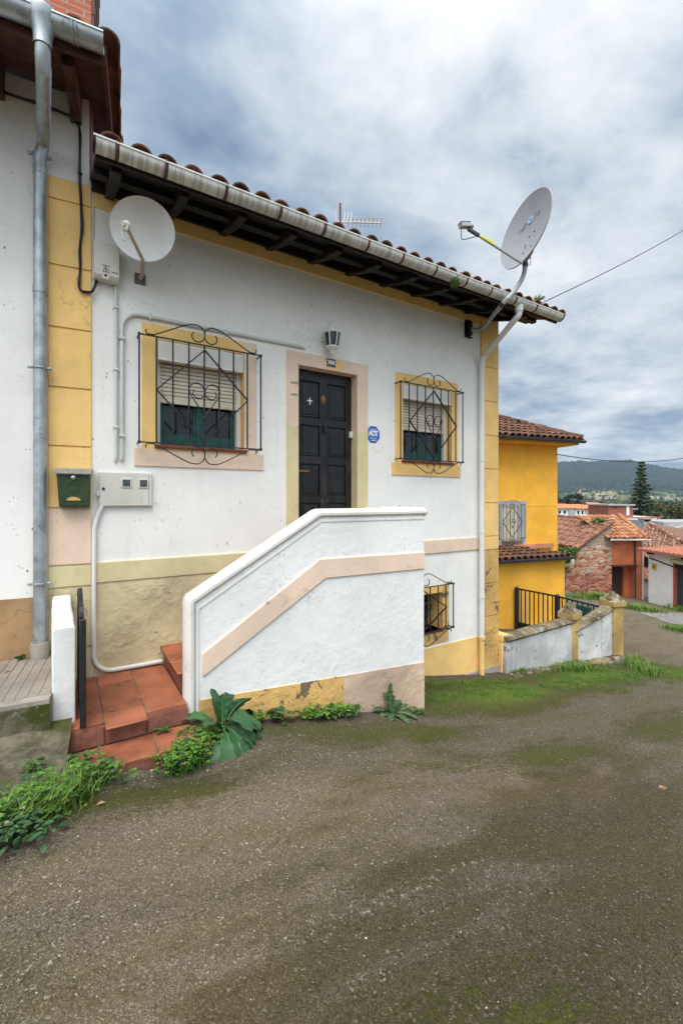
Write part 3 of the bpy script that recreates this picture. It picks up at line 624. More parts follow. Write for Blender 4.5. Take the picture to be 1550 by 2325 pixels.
while cx < 6.2:
    prof = [(.04, rz(.04)-.004), (-.68, rz(-.68)-.004), (-.69, rz(-.69)-.075), (-.60, rz(-.60)-.105), (-.52, rz(-.52)-.10), (-.45, rz(-.45)-.13), (.04, rz(.04)-.14)]
    mb = MB(); mb.plate([(cx-.04, y, z) for y, z in prof], (.08, 0, 0)); mb.build('corbel', DARKW, H, bevel=.006); cx += .535
# barrel tiles on both slopes
def tiles(mb, O, ex, es, L, S, sp=.205, row=.36, r=.088, seg=8, keep=None, thick=True, jit=.012, pans=True):
    O = Vector(O); ex = Vector(ex).normalized(); es = Vector(es).normalized(); en = ex.cross(es).normalized()
    if en.z < 0: en = -en
    nc = int(L/sp); nr = int(math.ceil(S/row))
    for i in range(nc+1):
        for j in range(nr):
            u = i*sp; v = j*row-.02
            if keep and not keep(u, v+row*.5): continue
            jx = random.uniform(-jit, jit); jv = random.uniform(-jit, jit)*1.6; ln = row+.07
            for kind in ((0, 1) if pans else (0,)):
                cu = u+jx+(sp/2 if kind else 0)
                if kind and u+sp/2 > L: continue
                ri = r if not kind else r*.95; vs = []; t = .014
                for e, (vv, rr, lift) in enumerate(((v+jv, ri, .03 if not kind else .012), (v+jv+ln, ri*.86, .0 if not kind else -.012))):
                    for lay in ((0, 1) if thick else (0,)):
                        for k in range(seg+1):
                            a = PI*k/seg; q = rr-(t if lay else 0)
                            hx = math.cos(a)*q; hz = math.sin(a)*q*.85 if not kind else r*.62-math.sin(a)*(rr+(t if lay else 0))*.55
                            vs.append(O+ex*(cu+hx)+es*vv+en*(hz+lift+(0 if not kind else -.02)))
                c = seg+1
                if thick:
                    fs = []
                    for k in range(seg):
                        fs += [(k, k+1, 2*c+k+1, 2*c+k), (c+k, c+k+1, 3*c+k+1, 3*c+k), (k, k+1, c+k+1, c+k)]
                    fs += [(0, c, 3*c, 2*c), (seg, c+seg, 3*c+seg, 2*c+seg)]
                else: fs = [(k, k+1, c+k+1, c+k) for k in range(seg)]
                mb.add(vs, fs)
cs, sn = math.cos(math.radians(19)), math.sin(math.radians(19))
mb = MB(); ridge = 3.8; tiles(mb, (RX0+.11, ey-.05, rz(ey)+.03), (1,0,0), (0,cs,sn), RX1-RX0-.08, (ridge-ey)/cs, keep=lambda u, v: v < 2.6 or u > 3.5)
roof = mb.build('roof', T_MAIN, H)
mb = MB(); rzt = rz(ridge)
mb.plate([(RX0, .1, rz(.1)+.034), (RX1-.02, .1, rz(.1)+.034), (RX1-.02, ridge, rzt+.034), (RX0, ridge, rzt+.034)], (0,0,.02)); mb.plate([(RX0, ridge, rzt), (RX1, ridge, rzt), (RX1, 6.2, rzt-1.0), (RX0, 6.2, rzt-1.0)], (0,0,.05))
x = RX0
while x < RX1: mb.tube([(x, ridge, rzt+.06), (x+.42, ridge, rzt+.075)], [.1, .115], 10); x += .38
mb.mi = 1; mb.quad((XR-.01, .0, 2.925), (XR-.01, 5.5, 2.925), (XR-.01, 5.5, rzt-.8), (XR-.01, ridge, rzt-.03), (XR-.01, .1, 2.97))
mb.build('roof_deck', [T_MAIN, WHITE], H)
# half-round gutter, straps, downpipe
gy_, gz = -.86, 2.725; r_ = .068
def trough(mb, x0, x1, y, z, r, t=.006, n=12, M=None):
    out = [(y+r*math.cos(PI+PI*k/n), z+r*math.sin(PI+PI*k/n)*1.05) for k in range(n+1)]
    lip = [(y-r-.008, z+.004), (y-r-.008, z+.016), (y-r+.004, z+.018)]
    inn = [(y+(r-t)*math.cos(2*PI-PI*k/n), z+(r-t)*math.sin(2*PI-PI*k/n)*1.05) for k in range(n+1)]
    prof = lip[::-1][:0]+out+[(y+r, z+.03), (y+r-t, z+.03)]+inn+lip[::-1]
    nseg = 24; vs = [(x0+(x1-x0)*i/nseg, p, q) for i in range(nseg+1) for p, q in prof]; m = len(prof)
    fs = [(i*m+k, i*m+(k+1) % m, (i+1)*m+(k+1) % m, (i+1)*m+k) for i in range(nseg) for k in range(m)]
    for e in (0, nseg*m): fs += [(e+k, e+k+1, e+m-5-k, e+m-4-k) for k in range(n)]
    mb.add(vs, fs)
mb = MB(); trough(mb, .176, 6.23, gy_, gz, r_)
gut = mb.build('gutter', GUTT, H)
xs_ = [on(p, 0, gy_).x for p in (265, 375, 510, 632, 732, 830, 908, 983, 1052, 1108, 1163, 1210)]
for x in xs_:
    mb = MB(); pts = [(gy_+(r_+.003)*math.cos(a_), gz+(r_+.003)*1.05*math.sin(a_)) for a_ in [PI+PI*k/10 for k in range(11)]]+[(gy_+r_+.01, gz+.03)]
    pts = [(gy_-r_-.012, gz+.022)]+pts
    vs = [(x+e, p, q) for e in (-.014, .014) for p, q in pts]; m = len(pts)
    mb.add(vs, [(k, k+1, m+k+1, m+k) for k in range(m-1)]); o_ = mb.build('gutter_strap', RUST, gut); md = o_.modifiers.new('solid', 'SOLIDIFY'); md.thickness = .004; md.offset = 1
for e in (.172, 6.23): mb = MB(); mb.lathe([(0,0),(r_+.006,0),(r_+.006,.02),(0,.02)], axes((e, gy_, gz), (0,1,0), (0,0,1), (1,0,0)), 18, PI, 2*PI); mb.build('gutter_end', DARKW, gut)
px_ = on(1093, 900, -.075).x; o1 = on(1178, 690, gy_)
mb = MB(); zb = -2.12
path = [(o1.x, gy_, gz-.05), (o1.x, gy_, gz-.17), (o1.x-.005, gy_+.01, gz-.20), (o1.x-.02, gy_+.035, gz-.225), (px_+.03, -.13, 2.23), (px_+.005, -.085, 2.18), (px_, -.08, 2.12), (px_, -.08, zb)]
mb.tube(path, .041, 14)
for z in (1.7, .6, -.5, -1.5): mb.lathe([(.041,-.012),(.047,-.012),(.047,.012),(.041,.012)], Matrix.Translation((px_, -.08, z)), 14)
mb.lathe([(.042,0),(.052,0),(.052,.09),(.042,.09)], Matrix.Translation((o1.x, gy_, gz-.14)), 14)
mb.lathe([(.042,0),(.048,0),(.048,.09),(.042,.09)], Matrix.Translation((px_, -.08, 2.05)), 14)
mb.mi = 1; mb.tube([(px_, -.08, -2.8), (px_, -.08, zb)], .040, 14); mb.lathe([(.04,-.01),(.052,-.01),(.052,.03),(.04,.03)], Matrix.Translation((px_, -.08, zb-.03)), 14)
mb.build('downpipe', [PVCW, YEL], H)

# ------------------------------------------------------------------ entrance staircase
S = thing('entrance_staircase', 'outside stair with white rounded parapet, pink band and terracotta treads', 'staircase', (2.1, -.5, -2.0))
yf = -.99; th = .15
out = [(.842, -2.6), (.842, -.86), (2.08, -.15), (3.414, -.15), (3.414, -2.9)]
mb = MB(); mb.plate([(x, yf, z) for x, z in out], (0, th, 0))
mb.box(3.414-.13, 3.414, yf+th, 0, -2.9, -.15)
par = mb.build('parapet', WHITE2, S)
roll = [(.052*math.cos(PI*2*k/14), yf+th/2+.100*math.sin(PI*2*k/14)) for k in range(14)]
mb = MB(); mb.sweep([(.875, -2.4), (.875, -.848), (.885, -.83), (2.06, -.148), (2.085, -.142), (3.43, -.142)], roll)
mb.sweep([(.93, -2.4), (.93, -.905), (2.09, -.213), (3.425, -.215)], [(.007,yf-.006),(.007,yf+.01),(-.007,yf+.01),(-.007,yf-.006)])
vs = [(3.35+.085*math.cos(2*PI*k/14), y, -.142+.055*math.sin(2*PI*k/14)) for y in (yf+.05, -.02) for k in range(14)]
mb.add(vs, [(k, (k+1) % 14, 14+(k+1) % 14, 14+k) for k in range(14)]+[tuple(range(14))])
mb.lathe([(0,-.055),(.03,-.05),(.055,-.02),(.058,.0),(.055,.02),(.03,.05),(0,.055)], axes((3.43, yf+th/2, -.142), (1,0,0), (0,1.85,0), (0,0,1)), 16)
mb.build('coping', plaster('coping_paint', (.70,.68,.64), .06, .6, (.30,.22,.16), .25, .15, .8, peel=.68, peelc=(.34,.25,.2)), par)
mb = MB(); bp = [on(*p, yf) for p in ((458.7,1483.8), (725,1269), (964,1253), (964,1291), (737.5,1312.8), (458.7,1537.5))]
bp = [(p.x, p.z) for p in bp]; bp[2] = (3.418, bp[2][1]); bp[3] = (3.418, bp[3][1])
q = [(bp[0],bp[1],bp[4],bp[5]), (bp[1],bp[2],bp[3],bp[4])]
mb.plate([(x, yf-.016, z) for x, z in (bp[0],bp[1],bp[2],bp[3],bp[4],bp[5])], (0, .03, 0)); mb.build('painted_band', PINK, par, bevel=.006)
mb = MB(); z1 = -1.66; z2 = -1.83; zm_ = z1+(z2-z1)*.58
xa, xm2, xb = .93, on(780, 1550, yf).x, 3.416
mb.plate([(xa, yf-.008, z1), (xm2, yf-.008, zm_), (xm2, yf-.008, -2.9), (xa, yf-.008, -2.9)], (0, .02, 0)); mb.mi = 1
mb.plate([(xm2, yf-.008, zm_), (xb, yf-.008, z2), (xb, yf-.008, -2.9), (xm2, yf-.008, -2.9)], (0, .02, 0)); mb.build('plinth', [YELF, PINKF], par)
# tiles: lower landing, treads, bottom step
GROUT = simple('grout', (.15,.115,.085), .9, 0, .4, 20, dark=(.32,.28,.23))
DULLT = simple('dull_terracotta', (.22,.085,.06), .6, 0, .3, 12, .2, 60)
def slab(name, x0, x1, y0, y1, z, gxs, gys, riser=None, base=None):
    mb = MB()
    for a_, b_ in zip(gxs, gxs[1:]):
        for c_, e_ in zip(gys, gys[1:]): q = random.uniform(-.004,.002); mb.box(a_+.0045, b_-.0045, c_+.0045, e_-.0045, z-.022, z+q)
    mb.mi = 1; mb.box(x0+.002, x1-.002, y0+.004, y1-.002, base if base else z-.4, z-.0205)
    mb.mi = 2; mb.box(gxs[0]+.006, gxs[-1]-.006, gys[0]+.008, gys[-1]-.004, z-.02, z-.0055)
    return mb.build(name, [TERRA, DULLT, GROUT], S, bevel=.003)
LZ = -1.642
slab('tiled_landing', -.02, .832, -1.035, -.014, LZ, [-.02, .238, .528, .829], [-1.03, -.87, -.58, -.29, -.016], base=-2.3)
mb = MB(); mb.box(.242, .525, -1.15, -1.034, LZ-.012, LZ+.006); mb.build('nosing_tile', TERRA, S, bevel=.011)
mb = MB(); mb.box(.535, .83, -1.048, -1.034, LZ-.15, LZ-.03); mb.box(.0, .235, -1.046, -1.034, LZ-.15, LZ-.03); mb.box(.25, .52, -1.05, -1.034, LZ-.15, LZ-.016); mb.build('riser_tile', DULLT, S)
slab('bottom_step', .0, .93, -1.37, -1.05, -1.80, [.0, .20, .56, .88], [-1.372, -1.052], base=-2.2)
nst = 6; rz_ = (-.55-LZ)/nst
for k in range(nst):
    x0 = .836+.25*k; z = LZ+rz_*(k+1); x1 = 3.28 if k == nst-1 else x0+.25
    mb = MB(); mb.box(x0, x1, -.84, -.014, z-rz_-.05 if k < nst-1 else -2.2, z-.02); mb.mi = 1
    yy = -.84
    while yy < -.05: mb.box(x0-.04, x1-.003, yy+.003, min(yy+.275, -.016), z-.022, z+random.uniform(-.002,.002)); yy += .275
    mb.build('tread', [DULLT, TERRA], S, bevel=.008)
mb = MB(); mb.box(.9, 3.28, -.835, -.02, -3.0, LZ-.02); mb.build('core', CONC, S)

# low white gate wall and the black gate leaf folded back against it
mb = MB(); n = 12
zt = lambda y: -.86-.075*max(0, (-y)/.9)
vs = []
for i in range(n+1):
    y = -.02-.88*i/n
    for x, z in ((-.085, -2.1), (.062, -2.1), (.062, zt(y)-.015), (.045, zt(y)), (-.07, zt(y)), (-.085, zt(y)-.015)):
        k = .006*noise.noise(Vector((x*9, y*6, z*4))); vs.append((x+k+(-.02*(1-i/n)), y, z+k))
mb.add(vs, [(i*6+k, i*6+(k+1) % 6, (i+1)*6+(k+1) % 6, (i+1)*6+k) for i in range(n) for k in range(6)]+[tuple(range(6)), tuple(n*6+k for k in range(6))])
gw = mb.build('gate_wall', WHITE2, None, bevel=.012)
tag(gw, 'short thick whitewashed wall stub standing left of the terracotta landing', 'wall')
G = thing('iron_gate', 'black sheet iron gate leaf with curved top folded back beside the white wall stub', 'gate', (.11, -.6, LZ))
mb = MB(); gx0, gx1 = .085, .112
mb.box(gx0, gx1+.012, -1.07, -1.025, LZ+.012, -.86); mb.box(gx0, gx1, -.24, -.20, LZ+.012, -.82); mb.box(gx0+.002, gx1-.002, -1.025, -.24, LZ+.03, LZ+.07); mb.box(gx0+.002, gx1-.002, -1.025, -.24, -.98, -.94)
mb.build('frame', IRON, G, bevel=.004)
mb = MB(); top = [(-1.03, -.85), (-.98, -.83), (-.95, -.79), (-.85, -.78), (-.75, -.74), (-.62, -.715), (-.49, -.74), (-.39, -.78), (-.29, -.79), (-.24, -.83)]
mb.plate([(gx0+.01, y, z) for y, z in [(-.23, LZ+.04), (-1.03, LZ+.04)]+top], (.006, 0, 0)); mb.build('sheet_panel', IRON, G)
mb = MB()
for (y, z), (y2, z2) in zip(top, top[1:]): mb.bar((gx0+.012, y, z), (gx0+.012, y2, z2), .03, .02)
mb.build('top_rail', IRON, G, bevel=.003)
# ------------------------------------------------------------------ next-door house (frame MN)
Nh = thing('neighbour_house', 'taller white house at the left edge with brown plinth and overhanging wooden eaves', 'house', MN @ Vector((-2, 2, -1.4)))
zr = on(200, 255, 0, MN).z; nx1 = on(203, 300, 0, MN).x
mb = MB(); mb.box(-4.2, nx1, 0, .4, -2.2, 3.70); mb.box(nx1-.35, nx1, .404, 6, 0, 3.80)
mb.mi = 1; mb.box(nx1+.001, nx1+.012, .0, 5, 2.9, 3.72)
mb.build('wall', [WHITEN, simple('maroon_side', (.16,.06,.06), .8)], Nh, M=MN)
pz = on(40, 1359, 0, MN).z; mb = MB(); mb.box(-4.2, lx0-.03, -.014, .01, -1.8, pz); mb.build('plinth', TANP, Nh, M=MN)
mb = MB(); mb.box(lx0-.03, lx0-.002, -.012, .01, PZ, 2.90); mb.build('edge_strip', WHITEN, Nh, M=MN)
e2 = on(236, 99, -.86, MN); nx2 = e2.x; nez = e2.z-.05; NS = math.tan(math.radians(17))
nz = lambda y: nez+.02+(y+.8)*NS
mb = MB(); mb.plate([(-4.3, -.8, nz(-.8)), (nx2-.01, -.8, nz(-.8)), (nx2-.01, 5, nz(5)), (-4.3, 5, nz(5))], (0,0,.03)); mb.build('eaves_boards', BROWNW, Nh, M=MN)
mb = MB(); mb.box(-4.3, nx2-.012, -.825, -.803, nz(-.8)-.10, nz(-.8)+.03); mb.bar((nx2-.0, -.80, nz(-.8)+.0), (nx2-.0, 5, nz(5)+.0), .03, .13); mb.build('barge_board', BROWNW, Nh, M=MN)
for x in (lx0+.215, lx0-.36, lx0-.93):
    prof = [(.02, nz(.02)-.006), (-.60, nz(-.60)-.006), (-.61, nz(-.6)-.09), (-.38, nz(-.38)-.11), (-.36, nz(-.36)-.17), (-.10, nz(-.1)-.18), (-.08, nz(-.08)-.25), (.02, nz(.02)-.27)]
    mb = MB(); mb.plate([(x-.045, y, z) for y, z in prof], (.09,0,0)); mb.build('corbel', BROWNW, Nh, M=MN, bevel=.006)
mb = MB(); c2, s2 = math.cos(math.radians(17)), math.sin(math.radians(17)); tiles(mb, (nx2-3.26, -.86, nz(-.8)+.035), (1,0,0), (0,c2,s2), 3.3, 4.0, keep=lambda u, v: u > 2.6 or v < .8)
mb.plate([(-4.3, -.5, nz(-.5)+.032), (nx2-.05, -.5, nz(-.5)+.032), (nx2-.05, 5, nz(5)+.032), (-4.3, 5, nz(5)+.032)], (0,0,.02)); mb.build('roof', T_MAIN, Nh, M=MN)
mb = MB(); trough(mb, -4.3, nx2, -.895, e2.z-.02, .075)
gN = mb.build('gutter', GALV, Nh, M=MN)
mb = MB(); xq = on(170, 90, -.9, MN).x
for x in (xq-.012, xq+.012): mb.tube([(x, -.895+.079*math.cos(PI+PI*k/10), e2.z-.02+.083*math.sin(PI+PI*k/10)) for k in range(11)], .006, 6)
mb.build('gutter_strap', GALV, gN, M=MN)
ft = on(97, 75, -.895, MN); fx = ft.x; wp = on(90.5, 900, -.075, MN).x
mb = MB(); mb.lathe([(.058,-.20),(.060,-.12),(.085,-.03),(.105,.02),(.10,.05)], Matrix.Translation((fx, -.895, e2.z-.03)), 18); mb.build('outlet_funnel', GALV, gN, M=MN)
b1 = on(97, 345, -.09, MN)
mb = MB(); mb.tube([(fx, -.895, e2.z-.17), (fx, -.895, e2.z-.30), (fx, -.86, e2.z-.36), (b1.x+.01, -.13, b1.z+.06), (wp, -.085, b1.z-.06), (wp, -.075, b1.z-.16), (wp, -.075, 0), (wp, -.075, PZ+.13)], .050, 16)
for zq in (on(88, 665, 0, MN).z, on(95, 350, 0, MN).z-.2): mb.lathe([(.050,-.03),(.054,-.03),(.054,.03),(.050,.03)], Matrix.Translation((wp, -.075, zq)), 16)
dp = mb.build('downpipe', GALV, Nh, M=MN)
for py in (840, 1322, 365):
    zq = on(88, py, 0, MN).z; mb = MB(); mb.lathe([(.052,-.008),(.060,-.008),(.060,.008),(.052,.008)], Matrix.Translation((wp, -.075, zq)), 16)
    for sx in (-1, 1): mb.box(wp+sx*.072-.016, wp+sx*.072+.016, -.10, -.06, zq-.009, zq+.009)
    mb.bar((wp, -.03, zq), (wp, .0, zq), .012); mb.build('pipe_clip', GALV, dp, M=MN, bevel=.003)
mb = MB(); mb.lathe([(.053,0),(.070,0),(.070,.13),(.066,.14),(.053,.14)], Matrix.Translation((wp, -.075, PZ-.002)), 18); mb.build('pipe_socket', simple('socket_grey', (.30,.27,.23), .6), dp, M=MN)
cc0 = on(73, 40, .5, MN); cc1 = on(207, 40, .5, MN)
mb = MB(); mb.box(cc0.x, cc1.x, .5, .5+(cc1.x-cc0.x)*.9, 3.4, 6.6)
ch = mb.build('chimney', BRICK, Nh, M=MN)
mb = MB(); z = 4.45; wdt = cc1.x-cc0.x
for k in range(9): mb.box(cc1.x+.001, cc1.x+.014+.007*k, .49-.0*k, .5+wdt*.9, z+.0+k*.18, z+.17+k*.18)
mb.build('slate_cladding', simple('maroon_cladding', (.10,.035,.03), .7, 0, .3, 8), ch, M=MN)

# ------------------------------------------------------------------ things fixed to the fronts
# conduits
def pipe(name, pts, r, m, label, cat, clips=(), n=10):
    t = thing(name, label, cat, pts[-1]); mb = MB(); mb.tube(pts, r, n); mb.build('tube', m, t)
    for c in clips: k = MB(); k.box(c[0]-c[3], c[0]+c[3], -2*r-.012, 0, c[2]-c[4], c[2]+c[4]); k.build('clip', PVCG, t, bevel=.002)
    return t
def arc(c, r, a0, a1, n=8): return [(c[0]+r*math.cos(math.radians(a0+(a1-a0)*i/n)), c[1], c[2]+r*math.sin(math.radians(a0+(a1-a0)*i/n))) for i in range(n+1)]
p0 = on(262, 640, -.02); p1 = on(263, 1042, -.02); xa = p1.x
pipe('conduit', [(xa, -.02, p0.z+.03), (xa, -.02, p1.z+.02), (xa, -.017, p1.z), (xa, -.008, p1.z-.02)], .016, PVCG, 'straight pale conduit dropping from the fuse box under the white dish', 'conduit', [(xa,0,on(263,y,0).z,.022,.010) for y in (700, 840, 970)])
e0 = on(692, 789, -.02); e1 = on(330, 717, -.02); xb = on(277, 900, -.02).x; zb_ = on(277, 1042, -.02).z; rr = .16; zt_ = e1.z
pts = [(e0.x, -.005, e0.z), (e0.x-.06, -.02, e0.z+.003), (e1.x+.1, -.02, zt_)]+arc((xb+rr, -.02, zt_-rr), rr, 90, 180)+[(xb, -.02, zb_+.02), (xb, -.008, zb_-.01)]
pipe('conduit', pts, .019, PVCG, 'pale conduit arching over the large window grille towards the door head', 'conduit', [(on(340,722,0).x,0,zt_,.010,.03), (on(510,755,0).x,0,zt_-.003,.010,.028), (xb,0,on(277,770,0).z,.026,.01), (xb,0,on(277,990,0).z,.024,.01)])
q = [on(*p, -.025) for p in ((232,1148), (222,1168), (214,1200), (213,1440))]; z3 = LZ+.02
xq2 = q[3].x; e3 = on(367, 1500, -.04)
pts = [tuple(v) for v in q[:3]]+[(xq2, -.025, -1.3)]+arc((xq2+.16, -.025, LZ+.19), .16, 180, 270)+[(xq2+.4, -.035, LZ+.031), (.81, -.04, LZ+.034)]
pipe('conduit', pts, .021, PVCW, 'white plastic pipe running down from the meter cupboard and along the landing', 'pipe', n=12)
# black cable bundle
cp = [on(*p, -.03, MN) for p in ((-60,175), (0,205), (60,226), (110,243), (150,258), (170,268), (180,285), (182,320), (181,380), (184,470), (186,520), (181,560), (183,610), (178,640))]
cb = [MN @ v for v in cp]+[on(*p, -.035) for p in ((180,655), (190,664), (205,664), (214,655), (221,632))]
def smooth(P, it=2):
    P = [Vector(p) for p in P]
    for _ in range(it):
        Q = [P[0]]
        for a_, b_ in zip(P, P[1:]): Q += [a_*.75+b_*.25, a_*.25+b_*.75]
        P = Q+[P[-1]]
    return P
t = thing('black_cable', 'thick black cable looping down the ochre pilaster into the fuse box', 'cable', cb[-1])
mb = MB(); P = smooth(cb); mb.tube(P, .011, 8); mb.tube([p+Vector((.008*math.sin(i*.5), -.006, .008*math.cos(i*.5))) for i, p in enumerate(P)], .008, 6); mb.build('strand', BLK, t)
for i in (14, 24, 34): 
    p = P[i]; dd = (P[i+1]-P[i-1]).normalized(); mb = MB(); mb.tube([p-dd*.008, p+dd*.008], .019, 8); mb.build('cable_tie', BLK, t)
wc = smooth([on(*p, -.012) for p in ((196,395), (204,410), (212,440), (211,500), (209,600), (212,635), (222,650), (240,640))])
mb = MB(); mb.tube(wc, .005, 6); tag(mb.build('white_cable', PVCW), 'thin white cable beside the thick black cable on the ochre pilaster edge', 'cable')
# fuse box
b0 = on(213, 543, -.11); b1_ = on(272, 635, -.11); bx0, bx1, bz1 = b0.x, b1_.x, on(213, 543, -.11).z; bz0 = on(213, 627, -.11).z
B = thing('fuse_box', 'tall grey plastic fuse box with electrical warning triangle behind the white dish', 'electrical box', ((bx0+bx1)/2, 0, bz0))
mb = MB(); mb.box(bx0, bx1, -.11, -.004, bz0+.03, bz1); mb.plate([(bx0, -.11, bz0+.029), (bx1, -.11, bz0+.029), (bx1, -.085, bz0), (bx0, -.085, bz0)], (0, .08, 0)); mb.build('casing', BOXG, B, bevel=.008)
mb = MB(); wq = bx1-bx0; mx = bx0+wq*.45; mb.box(mx-.03, mx+.03, -.1145, -.109, bz0+.0, bz0+.125); mb.build('latch_plate', BOXG, B, bevel=.002)
mb = MB(); tz = bz0+.065; T3 = [(mx-.026, tz), (mx+.026, tz), (mx, tz+.05)]
for i in range(3): mb.bar((T3[i][0], -.116, T3[i][1]), (T3[(i+1) % 3][0], -.116, T3[(i+1) % 3][1]), .003, .004, up=(0,1,0))
for u, v in (((mx+.004, tz+.038), (mx-.006, tz+.022)), ((mx-.006, tz+.022), (mx+.006, tz+.022)), ((mx+.006, tz+.022), (mx-.002, tz+.006))): mb.bar((u[0], -.116, u[1]), (v[0], -.116, v[1]), .003, .003, up=(0,1,0))
mb.box(mx-.03, mx+.03, -.116, -.1141, tz+.054, tz+.06); mb.box(bx0+wq*.68, bx0+wq*.93, -.1125, -.1095, bz0+.075, bz0+.081)
mb.lathe([(0,.006),(.010,.006),(.012,0)], axes((mx, -.1145, bz0+.035), (1,0,0), (0,0,1), (0,-1,0)), 12); mb.build('warning_mark', INK, B)
# meter cupboard
m0 = on(223, 1071, -.035); mz1, mz0 = m0.z, on(223, 1151, -.035).z; mx0 = m0.x; mx1 = on(346, 1100, -.035).x
B = thing('meter_cupboard', 'wide grey meter cupboard with two small square windows beside the green mailbox', 'meter box', ((mx0+mx1)/2, 0, mz0))
mb = MB(); mb.box(mx0, mx1, -.032, 0, mz0, mz1); mb.build('frame', BOXG, B, bevel=.004)
mb = MB(); mb.box(mx0+.012, mx1-.036, -.042, -.0325, mz0+.012, mz1-.010)
for k in range(34): x = mx0+.055+k*.0098; mb.box(x, x+.0045, -.0435, -.0415, mz0+.03, mz1-.03)
dr = mb.build('door', BOXG, B, bevel=.0015)
mw = mx1-mx0
for f in (.405, .725):
    x = mx0+mw*f; zq = mz1-.055; mb = MB(); mb.box(x, x+.092, -.052, -.0415, zq-.092, zq); mb.build('window_frame', PVCG, dr, bevel=.006)
    mb = MB(); mb.box(x+.013, x+.079, -.0545, -.051, zq-.079, zq-.013); mb.build('window', BOXD, dr, bevel=.004)
mb = MB(); mb.lathe([(0,.008),(.010,.008),(.013,.004),(.014,0)], axes((mx0+mw*.09, -.0425, mz0+.17), (1,0,0), (0,0,1), (0,-1,0)), 14); mb.build('lock', GRAPH, dr)
mb = MB(); mb.box(mx0-.012, mx0+.008, -.05, -.01, mz0+.10, mz0+.145); mb.build('hinge', PVCG, B, bevel=.003)
mb = MB(); mb.box(mx1-.030, mx1-.006, -.041, -.0325, mz0+.008, mz1-.008); mb.build('side_strip', BOXG, B, bevel=.003)
# mailbox on the pilaster
f0 = on(129, 1070, -.14, MN); f1 = on(203, 1150, -.14, MN); z1 = f0.z; z0 = on(165, 1150, -.14, MN).z; x0, x1 = f0.x, f1.x
B = thing('mailbox', 'dark green metal mailbox with grey lid hung on the ochre pilaster', 'mailbox', MN @ Vector(((x0+x1)/2, -.02, z0)))
mb = MB(); ins = .012; mb.add([(x0-.004,-.15,z1),(x1+.004,-.15,z1),(x1+.004,-.022,z1),(x0-.004,-.022,z1),(x0+ins,-.12,z0),(x1-ins+.01,-.12,z0),(x1-ins+.01,-.022,z0-.012),(x0+ins,-.022,z0-.012)], [(0,1,2,3),(4,5,6,7),(0,1,5,4),(1,2,6,5),(2,3,7,6),(3,0,4,7)])
mb.build('body', MAILG, B, M=MN, bevel=.008)
fy = lambda z: -.15+.03*(z1-z)/(z1-z0)-.0015
mb = MB(); mb.plate([(x0-.028,-.172,z1-.018),(x1+.024,-.172,z1-.018),(x1+.024,-.168,z1+.024),(x1+.024,-.02,z1+.042),(x0-.028,-.02,z1+.042),(x0-.028,-.168,z1+.024)][:0] or [(x0-.028,-.172,z1-.02),(x0-.028,-.165,z1+.022),(x0-.028,-.02,z1+.04),(x0-.028,-.02,z1-.0),(x0-.028,-.15,z1-.0)], (x1-x0+.05,0,0))
k = x0-.02
while k < x1+.01: mb.box(k, k+.008, -.174, -.160, z1-.028, z1-.015); k += .016
mb.build('lid', MAILL, B, M=MN, bevel=.004)
xm = (x0+x1)/2; mb = MB(); zl = z1-.052; mb.lathe([(0,.012),(.012,.012),(.018,.008),(.02,0)], axes((xm, fy(zl), zl), (1,0,0), (0,0,1), (0,-1,0)), 16); mb.build('lock', SILVER, B, M=MN)
mb = MB(); zs_ = z1-.255
mb.add([(xm+.055*math.cos(PI*k/10), fy(zs_)-.003, zs_+.032*math.sin(PI*k/10)) for k in range(11)], [tuple(range(11))]); mb.build('slot', simple('slot_ochre', (.62,.36,.12), .7, 0, .25, 60), B, M=MN)
mb = MB(); zq = z1-.14
for a_, b_ in (((-.04,.035),(.04,.035)), ((-.04,-.035),(.04,-.035)), ((-.04,-.035),(-.04,.035)), ((.04,-.035),(.04,.035))): mb.bar((xm+a_[0], fy(zq+a_[1])-.001, zq+a_[1]), (xm+b_[0], fy(zq+b_[1])-.001, zq+b_[1]), .004, .004)
mb.bar((xm-.09, fy(zs_)-.001, zs_-.002), (xm-.056, fy(zs_)-.001, zs_-.002), .004, .004); mb.bar((xm+.056, fy(zs_)-.001, zs_-.002), (xm+.09, fy(zs_)-.001, zs_-.002), .004, .004)
mb.tube([(xm+.058*math.cos(PI*k/10), fy(zs_)-.003, zs_+.035*math.sin(PI*k/10)) for k in range(11)], .003, 6)
mb.build('embossing', MAILG, B, M=MN); mb = MB(); mb.bar((xm-.025, fy(zq-.19)-.001, zq-.19), (xm+.025, fy(zq-.19)-.001, zq-.19), .004, .004); mb.build('embossing', MAILG, B, M=MN)
# wall lantern
lp = on(754, 775, -.12); lx, ly = lp.x, -.12; zt1 = on(754, 757, ly).z; zt0 = on(754, 788, ly).z; zap = on(754, 741, ly).z; zbo = on(754, 808, ly).z
L = thing('wall_lantern', 'white six-sided wall lantern with dark glass above the black door', 'lantern', (lx, 0, zbo))
mb = MB(); TL = Matrix.Translation((lx, ly, 0)); R1 = .105; R0 = .062
zap += .055; mb.lathe([(0,zap),(.012,zap-.006),(.016,zap-.022),(.030,zap-.030),(.055,zap-.055),(.070,zap-.085),(.078,zt1+.03),(R1-.012,zt1+.016),(R1+.004,zt1+.006),(R1+.005,zt1-.005),(R1-.005,zt1-.008),(0,zt1-.004)], TL, 24); mb.build('cap', PVCW, L)
mb = MB(); mb.lathe([(R1-.012,zt1-.006),(R1-.016,(zt1*.6+zt0*.4)),(R0+.012,zt0+.01),(R0,zt0)], TL, 24); mb.build('glass', GLASS, L)
mb = MB()
